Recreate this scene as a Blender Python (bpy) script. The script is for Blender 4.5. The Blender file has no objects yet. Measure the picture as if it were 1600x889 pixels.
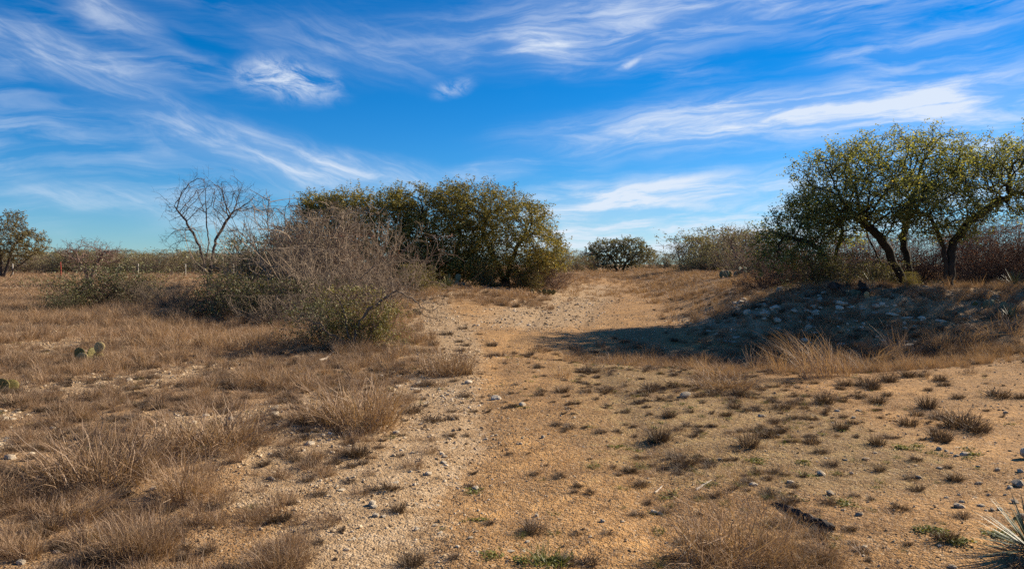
import bpy, math, random
import numpy as np
from mathutils import Vector

S = bpy.context.scene
COL = S.collection
R = math.radians
# ------------------------------------------------------------------ camera, sky, sun, exposure
EYE = 1.6
FPX, HY = 1244.0, 413.0            # focal length and horizon row in photograph pixels (1600 x 889)
cam_d = bpy.data.cameras.new('camera'); cam = bpy.data.objects.new('camera', cam_d); COL.objects.link(cam)
cam.location = (0, 0, EYE); cam.rotation_euler = (R(90), 0, 0)
cam_d.sensor_width = 36; cam_d.lens = 36 * FPX / 1600; cam_d.shift_y = -(444.5 - HY) / 1600
cam_d.clip_start = 0.05; cam_d.clip_end = 9000
S.camera = cam

SUN_AZ, SUN_EL = R(62), R(28.5)      # azimuth to the right of straight ahead
sun_v = Vector((math.sin(SUN_AZ) * math.cos(SUN_EL), math.cos(SUN_AZ) * math.cos(SUN_EL), math.sin(SUN_EL)))
sd = bpy.data.lights.new('sun', 'SUN'); sd.energy = 5.0; sd.angle = R(0.53); sd.color = (1.0, 0.87, 0.68)
so = bpy.data.objects.new('sun', sd); COL.objects.link(so); so.location = (20, 10, 15)
so.rotation_euler = sun_v.to_track_quat('Z', 'Y').to_euler()
S.view_settings.view_transform = 'Standard'; S.view_settings.look = 'None'
S.view_settings.exposure = 1.1; S.view_settings.gamma = 1.0; S.view_settings.use_curve_mapping = False
S.cycles.use_denoising = False
S.cycles.max_bounces = 5; S.cycles.diffuse_bounces = 3; S.cycles.transmission_bounces = 3; S.cycles.transparent_max_bounces = 4

def azel(px, py):
    x, y = (px - 800) / FPX, (HY - py) / FPX
    return math.atan(x), math.atan(y / math.sqrt(1 + x * x))

def build_world():
    w = bpy.data.worlds.new('World'); S.world = w; w.use_nodes = True
    nt = w.node_tree; N, L = nt.nodes, nt.links
    N.clear()
    out = N.new('ShaderNodeOutputWorld'); bg = N.new('ShaderNodeBackground'); L.new(bg.outputs[0], out.inputs[0])
    sky = N.new('ShaderNodeTexSky'); sky.sky_type = 'NISHITA'; sky.sun_disc = False
    sky.sun_elevation = SUN_EL; sky.sun_rotation = SUN_AZ; sky.altitude = 500
    sky.air_density = 1.0; sky.dust_density = 0.0; sky.ozone_density = 3.0
    hs = N.new('ShaderNodeHueSaturation'); hs.inputs['Saturation'].default_value = 1.2; hs.inputs['Value'].default_value = 1.0
    tint = N.new('ShaderNodeMix'); tint.data_type = 'RGBA'; tint.blend_type = 'MULTIPLY'; tint.inputs[0].default_value = 1
    L.new(sky.outputs[0], tint.inputs['A']); tint.inputs['B'].default_value = (.56, .83, 1.15, 1)
    L.new(tint.outputs['Result'], hs.inputs['Color'])
    def math_(op, a, b=None, clamp=False):
        m = N.new('ShaderNodeMath'); m.operation = op; m.use_clamp = clamp
        for i, v in enumerate((a, b)):
            if v is None: continue
            if isinstance(v, (int, float)): m.inputs[i].default_value = v
            else: L.new(v, m.inputs[i])
        return m.outputs[0]
    tc = N.new('ShaderNodeTexCoord'); sx = N.new('ShaderNodeSeparateXYZ'); L.new(tc.outputs['Generated'], sx.inputs[0])
    az = math_('ARCTAN2', sx.outputs[0], sx.outputs[1]); el = math_('ARCSINE', sx.outputs[2])
    cb = N.new('ShaderNodeCombineXYZ'); L.new(az, cb.inputs[0]); L.new(el, cb.inputs[1])
    # gentle warp so that the streaks are never straight
    wn = N.new('ShaderNodeTexNoise'); wn.inputs['Scale'].default_value = 7; wn.inputs['Detail'].default_value = 5
    wn.noise_dimensions = '2D'; L.new(cb.outputs[0], wn.inputs['Vector'])
    ws = N.new('ShaderNodeVectorMath'); ws.operation = 'SUBTRACT'; L.new(wn.outputs['Color'], ws.inputs[0]); ws.inputs[1].default_value = (.5, .5, .5)
    wm = N.new('ShaderNodeVectorMath'); wm.operation = 'MULTIPLY_ADD'; L.new(ws.outputs[0], wm.inputs[0]); wm.inputs[1].default_value = (.045, .028, 0); L.new(cb.outputs[0], wm.inputs[2])
    P = wm.outputs[0]
    def fibre(rot, sx_, sy_, seed, lo, hi, det=9, rough=.62):
        mp = N.new('ShaderNodeMapping'); mp.vector_type = 'TEXTURE'
        mp.inputs['Rotation'].default_value[2] = R(rot); mp.inputs['Scale'].default_value = (1 / sx_, 1 / sy_, 1); mp.inputs['Location'].default_value = (seed, seed * .7, 0)
        L.new(P, mp.inputs[0])
        n = N.new('ShaderNodeTexNoise'); n.noise_dimensions = '2D'; n.inputs['Scale'].default_value = 1; n.inputs['Detail'].default_value = det; n.inputs['Roughness'].default_value = rough
        n.inputs['Distortion'].default_value = .35
        L.new(mp.outputs[0], n.inputs['Vector'])
        r = N.new('ShaderNodeMapRange'); r.interpolation_type = 'SMOOTHSTEP'; r.inputs[1].default_value = lo; r.inputs[2].default_value = hi
        L.new(n.outputs[0], r.inputs[0]); return r.outputs[0]
    def blob(px, py, hw, hh, rot, amp):
        a, e = azel(px, py); k = 1 / FPX * math.cos(a)
        mp = N.new('ShaderNodeMapping'); mp.vector_type = 'TEXTURE'
        mp.inputs['Location'].default_value = (a, e, 0); mp.inputs['Rotation'].default_value[2] = R(rot); mp.inputs['Scale'].default_value = (hw * k, hh * k, 1)
        L.new(P, mp.inputs[0])
        ln = N.new('ShaderNodeVectorMath'); ln.operation = 'LENGTH'; L.new(mp.outputs[0], ln.inputs[0])
        r = N.new('ShaderNodeMapRange'); r.interpolation_type = 'SMOOTHERSTEP'
        r.inputs[1].default_value = 1.0; r.inputs[2].default_value = 0.0; r.inputs[3].default_value = 0; r.inputs[4].default_value = amp
        L.new(ln.outputs['Value'], r.inputs[0]); return r.outputs[0]
    def total(items):
        t = items[0]
        for i in items[1:]: t = math_('ADD', t, i)
        return t
    f_left = fibre(-18, 10, 50, 3.1, .34, .80)
    f_right = fibre(4, 7, 54, 8.7, .34, .78)
    f_puff = fibre(-12, 20, 48, 14.2, .30, .74, rough=.66)
    left = total([blob(80, 85, 240, 58, -10, .52), blob(165, 18, 130, 46, -24, .48), blob(300, 195, 260, 50, -20, .26), blob(420, 250, 320, 66, -14, .46),
                  blob(570, 275, 240, 46, -6, .66), blob(150, 310, 220, 40, -3, .42), blob(340, 345, 165, 50, -8, .26), blob(560, 75, 260, 80, -6, .26)])
    right = total([blob(1180, 190, 520, 68, 3, 1.05), blob(1500, 165, 360, 92, 5, .60), blob(1000, 30, 600, 95, 5, .56), blob(850, 75, 100, 54, -8, .5),
                   blob(980, 310, 300, 48, 4, .85), blob(960, 378, 560, 70, 0, 1.25), blob(1300, 300, 460, 90, 0, .5), blob(1450, 70, 280, 45, 6, .28),
                   blob(770, 268, 100, 27, 6, .5), blob(900, 283, 66, 13, 3, .5), blob(1560, 250, 240, 90, 0, .45)])
    puff = total([blob(455, 128, 125, 50, -8, 1.15), blob(705, 138, 60, 20, 14, .55), blob(985, 97, 40, 9, 14, .6), blob(835, 62, 80, 22, -6, .45)])
    # the same thin cirrus goes on all round the sky
    veil = math_('MULTIPLY', fibre(-8, 1.6, 5.5, 1.7, .40, .78, det=4), .58)
    wide = math_('MULTIPLY', f_right, veil)
    c = math_('ADD', math_('MULTIPLY', left, f_left), math_('MULTIPLY', right, f_right))
    c = math_('ADD', c, math_('MULTIPLY', puff, f_puff))
    c = math_('ADD', c, math_('MULTIPLY', math_('ADD', left, right), .27))
    c = math_('ADD', c, wide)
    c = math_('MINIMUM', math_('MULTIPLY', c, .86), .9)
    up = N.new('ShaderNodeMapRange'); up.interpolation_type = 'SMOOTHSTEP'; up.inputs[1].default_value = -.02; up.inputs[2].default_value = .03; L.new(el, up.inputs[0])
    c = math_('MULTIPLY', c, up.outputs[0])
    mx = N.new('ShaderNodeMix'); mx.data_type = 'RGBA'; L.new(c, mx.inputs['Factor']); L.new(hs.outputs[0], mx.inputs['A'])
    mx.inputs['B'].default_value = (7.4, 8.1, 9.1, 1)
    L.new(mx.outputs['Result'], bg.inputs[0]); bg.inputs[1].default_value = 0.05
build_world()

# ------------------------------------------------------------------ small maths
def sst(a, b, x):
    t = np.clip((np.asarray(x, float) - a) / (b - a), 0, 1); return t * t * (3 - 2 * t)
def vnoise(x, y, seed=0):
    x = np.asarray(x, float); y = np.asarray(y, float)
    xi = np.floor(x).astype(np.int64); yi = np.floor(y).astype(np.int64)
    fx, fy = x - xi, y - yi; fx = fx * fx * (3 - 2 * fx); fy = fy * fy * (3 - 2 * fy)
    def h(a, b):
        n = (a * 374761393 + b * 668265263 + seed * 982451653) & 0x7fffffff
        n = ((n ^ (n >> 13)) * 1274126177) & 0x7fffffff
        return ((n ^ (n >> 16)) & 0xffff) / 65535.0
    return (h(xi, yi) * (1 - fx) + h(xi + 1, yi) * fx) * (1 - fy) + (h(xi, yi + 1) * (1 - fx) + h(xi + 1, yi + 1) * fx) * fy
def fnoise(x, y, seed=0, octv=3):
    s, a, t = 0, 1, 0
    for o in range(octv):
        s = s + a * vnoise(x * 2 ** o, y * 2 ** o, seed + o * 17); t += a; a *= .5
    return s / t
def path_x(Y): return np.interp(Y, [0, 4.2, 6.9, 10.6, 15.7, 26, 33, 60, 110], [.1, .13, .39, .5, .5, 1.7, 2.9, 7.5, 14])
def left_x(Y): return np.interp(Y, [0, 4, 5.5, 7, 10, 16, 20, 24, 30, 36], [-1.3, -1.1, -1.25, -.95, -1.15, -1.35, -1.9, -2.8, -2.9, -.6])
def H(X, Y):
    X = np.asarray(X, float); Y = np.asarray(Y, float)
    z = .55 * sst(14, 36, Y) * sst(1.2, -4.5, X - path_x(Y) + .6) * (1 - .75 * sst(46, 80, Y)) * (.25 + .75 * sst(-19, -11, X))
    z = z + .32 * sst(24, 66, Y) + .25 * sst(66, 130, Y)
    bank = sst(4.0, 8.3, X - .12 * (Y - 20)) * sst(15.6, 20.8, Y) * (1 - .55 * sst(34, 80, Y))
    z = z + .92 * bank
    z = z - .50 * np.exp(-((((X - 5.2) / 5.0) ** 2 + ((Y - 15.6) / 2.4) ** 2) ** 1.5))
    z = z + .22 * sst(5, 12, X) * sst(8, 13, Y) * (1 - sst(14.5, 18, Y))
    for sgn in (-.72, .72): z = z - .035 * np.exp(-((X - path_x(Y) - sgn - .12 * (fnoise(Y * .5, X * 0, 81) - .5)) / .2) ** 2) * (1 - sst(30, 45, Y)) * sst(1, 3, Y)
    d = np.hypot(X, Y)
    amp = 1 - .6 * sst(30, 90, d)
    z = z + amp * (.16 * (fnoise(X * .22, Y * .22, 5) - .5) + .07 * (fnoise(X * 1.1, Y * 1.1, 9) - .5))
    z = z + .028 * (fnoise(X * 4, Y * 4, 21) - .5) * (1 - sst(20, 60, d)) * (1 - .6 * np.exp(-((X - path_x(Y)) / .9) ** 2))
    z = z + .10 * bank * (1 - sst(26, 32, Y)) * (fnoise(X * 1.6, Y * 1.6, 33) - .5) * 3 + .22 * sst(3.5, 7, X) * (sst(18.6, 18.9, Y + .9 * (fnoise(X * .9, Y * .2, 35) - .5)) - sst(16, 22, Y))
    return z
def hz(x, y): return float(H(x, y))
_ts = np.concatenate([np.arange(2, 40, .03), np.arange(40, 400, .3)])
def G(px, py):
    """where the sight line through a photograph pixel meets the ground"""
    dx, dz = (px - 800) / FPX, (HY - py) / FPX
    z = EYE + dz * _ts; below = np.nonzero(z <= H(dx * _ts, _ts))[0]
    y = _ts[below[0]] if len(below) else 300.0
    return dx * y, float(y)
def W(px, py, Y): return ((px - 800) / FPX * Y, Y, EYE + (HY - py) / FPX * Y)

def bare_patch(X, Y): return fnoise(X * .55 + 7, Y * .55, 71, 2)
def grass_mask(X, Y):
    X = np.asarray(X, float); Y = np.asarray(Y, float)
    lx = left_x(Y)
    m = sst(-.25, 1.2, lx - X) * (1 - sst(36, 42, Y))
    field = sst(33, 41, Y) * (.55 + .25 * sst(.3, .6, fnoise(X * .15, Y * .15, 3)))
    road = np.exp(-((X - path_x(Y)) / (1.1 + .02 * Y)) ** 2) * (1 - sst(60, 75, Y))
    field = field * (1 - .8 * road)
    rim = np.exp(-((Y - 13.2 - .10 * (X - 6)) / .8) ** 2) * sst(3.4, 5.2, X) * (.3 + .7 * sst(.4, .58, fnoise(X * .8, Y * .8, 23, 2)))
    hollow = 1.0 * np.exp(-((((X - 6.2) / 5) ** 2 + ((Y - 15.4) / 2.3) ** 2) ** 2))
    bank = .72 * sst(3.5, 7, X - .12 * (Y - 20)) * sst(16, 18, Y)
    right = .55 * sst(14, 15.5, Y) * sst(9, 11, X)
    strip = .85 * sst(26, 28.5, Y) * (1 - sst(38, 41, Y)) * sst(1.9, .6, X) * sst(-9, -6, X)
    return np.clip(np.maximum.reduce([m, field, rim, hollow, bank, right, strip]), 0, 1)

# ------------------------------------------------------------------ mesh helpers
def make_mesh(name, V, F, mats, attrs=None, smooth=False, mi=None):
    V = np.asarray(V, np.float32).reshape(-1, 3); F = np.asarray(F, np.int32); k = F.shape[1]
    me = bpy.data.meshes.new(name)
    me.vertices.add(len(V)); me.vertices.foreach_set('co', V.ravel())
    me.loops.add(F.size); me.loops.foreach_set('vertex_index', F.ravel())
    me.polygons.add(len(F)); me.polygons.foreach_set('loop_start', np.arange(0, F.size, k, dtype=np.int32))
    me.polygons.foreach_set('loop_total', np.full(len(F), k, np.int32))
    if smooth: me.polygons.foreach_set('use_smooth', np.ones(len(F), bool))
    for m in (mats if isinstance(mats, (list, tuple)) else [mats]): me.materials.append(m)
    if mi is not None: me.polygons.foreach_set('material_index', np.asarray(mi, np.int32))
    for n, a in (attrs or {}).items():
        at = me.attributes.new(n, 'FLOAT', 'POINT'); at.data.foreach_set('value', np.asarray(a, np.float32))
    me.update(); me.validate()
    return me
def obj(name, me, parent=None, loc=(0, 0, 0), rot=(0, 0, 0), scale=(1, 1, 1)):
    o = bpy.data.objects.new(name, me); COL.objects.link(o); o.parent = parent
    o.location = loc; o.rotation_euler = rot; o.scale = scale
    return o
def tag(o, label=None, cat=None, group=None, kind=None):
    if label: o['label'] = label
    if cat: o['category'] = cat
    if group: o['group'] = group
    if kind: o['kind'] = kind
    return o
def join(parts):
    """parts: list of (V, F, tint) with equal face size"""
    V, F, T, n = [], [], [], 0
    for v, f, t in parts:
        V.append(v); F.append(f + n); T.append(t); n += len(v)
    return np.concatenate(V), np.concatenate(F), np.concatenate(T)
def unit(a): return a / np.maximum(np.linalg.norm(a, axis=-1, keepdims=True), 1e-9)

def tubes(Pt, Rd, sides, tint):
    """many tubes of equal length: Pt (B,K,3), Rd (B,K)"""
    B, K, _ = Pt.shape
    T = unit(np.gradient(Pt, axis=1))
    ref = np.where(np.abs(T[..., 2:3]) > .9, np.array([1., 0, 0]), np.array([0, 0, 1.]))
    ref = np.broadcast_to(ref[:, :1], T.shape)
    U = unit(np.cross(T, ref)); Wv = np.cross(T, U)
    a = np.arange(sides) * 2 * np.pi / sides
    ring = U[:, :, None] * np.cos(a)[None, None, :, None] + Wv[:, :, None] * np.sin(a)[None, None, :, None]
    V = Pt[:, :, None] + ring * Rd[:, :, None, None]
    idx = np.arange(B * K * sides).reshape(B, K, sides)
    A = idx[:, :-1]; C = idx[:, 1:]
    F = np.stack([A, np.roll(A, -1, 2), np.roll(C, -1, 2), C], -1).reshape(-1, 4)
    return V.reshape(-1, 3), F, np.repeat(np.broadcast_to(tint, (B,)), K * sides)
def ribbons(Pt, Wd, side, tint):
    B, K, _ = Pt.shape
    V = np.stack([Pt - side[:, None] * Wd[..., None], Pt + side[:, None] * Wd[..., None]], 2)
    idx = np.arange(B * K * 2).reshape(B, K, 2)
    F = np.stack([idx[:, :-1, 0], idx[:, :-1, 1], idx[:, 1:, 1], idx[:, 1:, 0]], -1).reshape(-1, 4)
    return V.reshape(-1, 3), F, np.repeat(tint, K * 2)
def leaves(rng, C, size, tint, upbias=.4, aspect=.62):
    n = len(C)
    d = unit(rng.normal(size=(n, 3))); nr = rng.normal(size=(n, 3)); nr[:, 2] = np.abs(nr[:, 2]) + upbias; nr = unit(nr)
    s = unit(np.cross(d, nr)); d = np.cross(nr, s)
    L = (size * rng.uniform(.65, 1.3, n))[:, None]
    a = C - d * L * .5; b = C + d * L * .5
    m = C - nr * L * .10
    V = np.stack([a, m + s * L * aspect * .5 + nr * L * .1, b, m - s * L * aspect * .5 + nr * L * .1], 1).reshape(-1, 3)
    return V, np.arange(n * 4).reshape(n, 4), np.repeat(tint, 4)

# ------------------------------------------------------------------ materials
def newmat(name):
    m = bpy.data.materials.new(name); m.use_nodes = True
    nt = m.node_tree; nt.nodes.clear(); o = nt.nodes.new('ShaderNodeOutputMaterial')
    return m, nt, nt.nodes, nt.links, o
def ramp(N, L, fac, stops):
    r = N.new('ShaderNodeValToRGB'); e = r.color_ramp.elements
    while len(e) < len(stops): e.new(.5)
    for i, (p, c) in enumerate(stops): e[i].position = p; e[i].color = (*c, 1)
    L.new(fac, r.inputs[0]); return r.outputs[0]
def noise(N, L, vec, scale, detail=4, rough=.55):
    n = N.new('ShaderNodeTexNoise'); n.inputs['Scale'].default_value = scale; n.inputs['Detail'].default_value = detail; n.inputs['Roughness'].default_value = rough
    if vec is not None: L.new(vec, n.inputs['Vector'])
    return n.outputs[0]
def mixc(N, L, f, a, b, mode='MIX'):
    m = N.new('ShaderNodeMix'); m.data_type = 'RGBA'; m.blend_type = mode
    for k, v in (('Factor', f), ('A', a), ('B', b)):
        s = m.inputs[k] if k != 'Factor' else m.inputs[0]
        if k != 'Factor': s = [i for i in m.inputs if i.name == k and i.type == 'RGBA'][0]
        if isinstance(v, (int, float)): s.default_value = v
        elif isinstance(v, tuple): s.default_value = (*v, 1)
        else: L.new(v, s)
    return [o for o in m.outputs if o.type == 'RGBA'][0]
def mth(N, L, op, a, b, clamp=False):
    m = N.new('ShaderNodeMath'); m.operation = op; m.use_clamp = clamp
    for i, v in enumerate((a, b)):
        if isinstance(v, (int, float)): m.inputs[i].default_value = v
        else: L.new(v, m.inputs[i])
    return m.outputs[0]
def blade_mat(name, stops, transl=.3, rough=.6, patch=.35, gloss=.04):
    """leaf or grass blade: colour from the blade's own tint, a per-plant random and a slow patch noise; lets light through"""
    m, nt, N, L, o = newmat(name)
    at = N.new('ShaderNodeAttribute'); at.attribute_name = 'tint'
    oi = N.new('ShaderNodeObjectInfo'); ge = N.new('ShaderNodeNewGeometry')
    pn = noise(N, L, ge.outputs['Position'], .45, 3)
    f = mth(N, L, 'MULTIPLY', at.outputs['Fac'], 1 - patch)
    f = mth(N, L, 'ADD', f, mth(N, L, 'MULTIPLY', mth(N, L, 'ADD', mth(N, L, 'MULTIPLY', pn, 1.3), mth(N, L, 'MULTIPLY', oi.outputs['Random'], .5)), patch * .62), True)
    c = ramp(N, L, f, stops)
    d = N.new('ShaderNodeBsdfDiffuse'); L.new(c, d.inputs[0])
    t = N.new('ShaderNodeBsdfTranslucent')
    L.new(mixc(N, L, 1.0, c, (1.0, .92, .55), 'MULTIPLY'), t.inputs[0])
    x = N.new('ShaderNodeMixShader'); x.inputs[0].default_value = transl; L.new(d.outputs[0], x.inputs[1]); L.new(t.outputs[0], x.inputs[2])
    g = N.new('ShaderNodeBsdfGlossy'); g.inputs['Roughness'].default_value = rough
    y = N.new('ShaderNodeMixShader'); y.inputs[0].default_value = gloss; L.new(x.outputs[0], y.inputs[1]); L.new(g.outputs[0], y.inputs[2])
    L.new(y.outputs[0], o.inputs[0]); return m
def solid_mat(name, stops, scale=8, detail=6, rough=.9, bump=.4, bscale=30, rnd=.35, bdist=.02, coord='Object'):
    m, nt, N, L, o = newmat(name)
    tc = N.new('ShaderNodeTexCoord'); oi = N.new('ShaderNodeObjectInfo')
    n = noise(N, L, tc.outputs[coord], scale, detail)
    f = mth(N, L, 'ADD', mth(N, L, 'MULTIPLY', n, 1.5), -.25)
    f = mth(N, L, 'ADD', mth(N, L, 'MULTIPLY', f, 1 - rnd), mth(N, L, 'MULTIPLY', oi.outputs['Random'], rnd), True)
    p = N.new('ShaderNodeBsdfPrincipled'); p.inputs['Roughness'].default_value = rough
    if 'Specular IOR Level' in p.inputs: p.inputs['Specular IOR Level'].default_value = .2
    L.new(ramp(N, L, f, stops), p.inputs['Base Color'])
    b = N.new('ShaderNodeBump'); b.inputs['Strength'].default_value = bump; b.inputs['Distance'].default_value = bdist
    L.new(noise(N, L, tc.outputs[coord], bscale, 5, .65), b.inputs['Height']); L.new(b.outputs[0], p.inputs['Normal'])
    L.new(p.outputs[0], o.inputs[0]); return m

M = {}
M['straw'] = blade_mat('dry_straw', [(0, (0.172, 0.104, 0.061)), (.45, (0.309, 0.195, 0.111)), (.8, (0.429, 0.282, 0.167)), (1, (0.515, 0.366, 0.241))], .30)
M['greygrass'] = blade_mat('grey_dry_stems', [(0, (0.066, 0.040, 0.024)), (.35, (0.176, 0.107, 0.063)), (.65, (0.319, 0.205, 0.120)), (.85, (0.484, 0.330, 0.198)), (1, (0.660, 0.480, 0.313))], .25)
M['darktuft'] = blade_mat('weathered_tuft', [(0, (0.040, 0.026, 0.016)), (.5, (0.090, 0.057, 0.034)), (.85, (0.160, 0.105, 0.063)), (1, (0.240, 0.168, 0.100))], .22)
M['greengrass'] = blade_mat('green_blades', [(0, (.05, .06, .012)), (.5, (.12, .13, .025)), (1, (.25, .23, .06))], .35)
M['forb'] = blade_mat('small_herb_leaf', [(0, (.06, .075, .015)), (.5, (.14, .15, .02)), (1, (.28, .24, .03))], .35)
M['oakleaf'] = blade_mat('oak_leaf', [(0, (0.100, 0.124, 0.041)), (.45, (0.216, 0.241, 0.070)), (.8, (0.433, 0.396, 0.100)), (.93, (0.750, 0.559, 0.100)), (1, (0.978, 0.469, 0.115))], .56, patch=.25, gloss=.03)
M['oakleaf_mid'] = blade_mat('motte_leaf', [(0, (0.102, 0.103, 0.028)), (.45, (0.226, 0.204, 0.047)), (.8, (0.435, 0.324, 0.068)), (.93, (0.781, 0.465, 0.081)), (1, (1.023, 0.395, 0.068))], .30, patch=.25, gloss=.03)
M['mesqleaf'] = blade_mat('mesquite_leaf', [(0, (0.078, 0.072, 0.026)), (.5, (0.169, 0.137, 0.049)), (1, (0.286, 0.208, 0.078))], .35, patch=.3)
M['farleaf'] = blade_mat('far_brush_leaf', [(0, (0.114, 0.114, 0.055)), (.5, (0.229, 0.211, 0.095)), (1, (0.364, 0.325, 0.155))], .3, patch=.5)
M['agarita'] = blade_mat('agarita_leaf', [(0, (0.047, 0.057, 0.024)), (.5, (0.115, 0.121, 0.043)), (1, (0.270, 0.236, 0.068))], .3)
M['yellowshrub'] = blade_mat('yellow_green_leaf', [(0, (0.094, 0.094, 0.022)), (.5, (0.200, 0.181, 0.040)), (1, (0.375, 0.300, 0.075))], .35)
M['redleaf'] = blade_mat('dead_russet_leaf', [(0, (0.117, 0.046, 0.026)), (.5, (0.234, 0.091, 0.046)), (1, (0.364, 0.169, 0.078))], .35)
M['bark'] = solid_mat('oak_bark', [(0, (0.014, 0.011, 0.009)), (.5, (0.034, 0.028, 0.022)), (1, (0.068, 0.056, 0.043))], 9, bump=.8, bscale=22, bdist=.04)
M['barkred'] = solid_mat('peeling_bark', [(0, (.035, .026, .022)), (.55, (.085, .062, .05)), (1, (.20, .10, .05))], 5, bump=.6, bscale=22)
M['twig'] = solid_mat('grey_twigs', [(0, (0.096, 0.068, 0.048)), (.5, (0.192, 0.143, 0.100)), (1, (0.320, 0.253, 0.184))], 6, bump=.2)
M['twigbrown'] = solid_mat('brown_twigs', [(0, (.075, .05, .04)), (.5, (.15, .10, .078)), (1, (.25, .175, .135))], 6, bump=.2)
M['stone'] = solid_mat('limestone', [(0, (0.288, 0.228, 0.160)), (.5, (0.528, 0.433, 0.310)), (1, (0.744, 0.627, 0.464))], 9, bump=.7, bscale=34, rnd=.4)
M['stonegrey'] = solid_mat('weathered_limestone', [(0, (0.195, 0.155, 0.113)), (.5, (0.418, 0.337, 0.237)), (1, (0.672, 0.539, 0.385))], 9, bump=.7, bscale=34, rnd=.5)
M['pebble'] = solid_mat('gravel_stones', [(0, (.10, .065, .035)), (.35, (.28, .18, .09)), (.7, (.44, .31, .175)), (1, (.62, .52, .38))], 14, detail=3, bump=.3, rnd=.85)
M['pebblepale'] = solid_mat('pale_gravel_stones', [(0, (0.285, 0.190, 0.104)), (.5, (0.494, 0.372, 0.229)), (1, (0.722, 0.596, 0.428))], 14, detail=3, bump=.3, rnd=.8)
M['cactus'] = solid_mat('cactus_skin', [(0, (0.063, 0.063, 0.018)), (.5, (0.138, 0.116, 0.032)), (1, (0.252, 0.170, 0.056))], 6, rough=.6, bump=.3, bscale=18)
M['cactusdry'] = solid_mat('yellowed_cactus_skin', [(0, (0.211, 0.150, 0.053)), (.5, (0.370, 0.273, 0.114)), (1, (0.484, 0.378, 0.194))], 6, rough=.6, bump=.3, bscale=18)
M['cactusblue'] = solid_mat('blue_green_cactus_skin', [(0, (.07, .10, .07)), (.5, (.12, .16, .10)), (1, (.2, .23, .13))], 6, rough=.55, bump=.2, bscale=18)
M['spine'] = solid_mat('cactus_spines', [(0, (.10, .05, .02)), (1, (.35, .24, .12))], 6, bump=0)
M['yucca'] = solid_mat('yucca_blade', [(0, (.045, .06, .035)), (.6, (.10, .12, .065)), (1, (.24, .22, .13))], 5, rough=.5, bump=.1, rnd=.6)
M['yuccay'] = solid_mat('pale_yucca_blade', [(0, (0.090, 0.094, 0.026)), (.6, (0.195, 0.180, 0.058)), (1, (0.338, 0.288, 0.130))], 5, rough=.5, bump=.1, rnd=.6)
M['wood'] = solid_mat('rotten_wood', [(0, (.014, .011, .009)), (.5, (.05, .038, .03)), (1, (.13, .10, .08))], 7, bump=1, bscale=20, bdist=.03)
M['drywood'] = solid_mat('bleached_stick', [(0, (.25, .2, .15)), (1, (.55, .47, .38))], 7, bump=.3)
M['redsteel'] = solid_mat('red_painted_steel', [(0, (.20, .035, .018)), (1, (.36, .06, .03))], 5, rough=.6, bump=.1)
M['palepost'] = solid_mat('pale_post', [(0, (.35, .31, .25)), (1, (.6, .55, .46))], 5, bump=.2)
M['wire'] = solid_mat('rusty_wire', [(0, (.07, .055, .045)), (1, (.15, .12, .10))], 5, bump=0)

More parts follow.
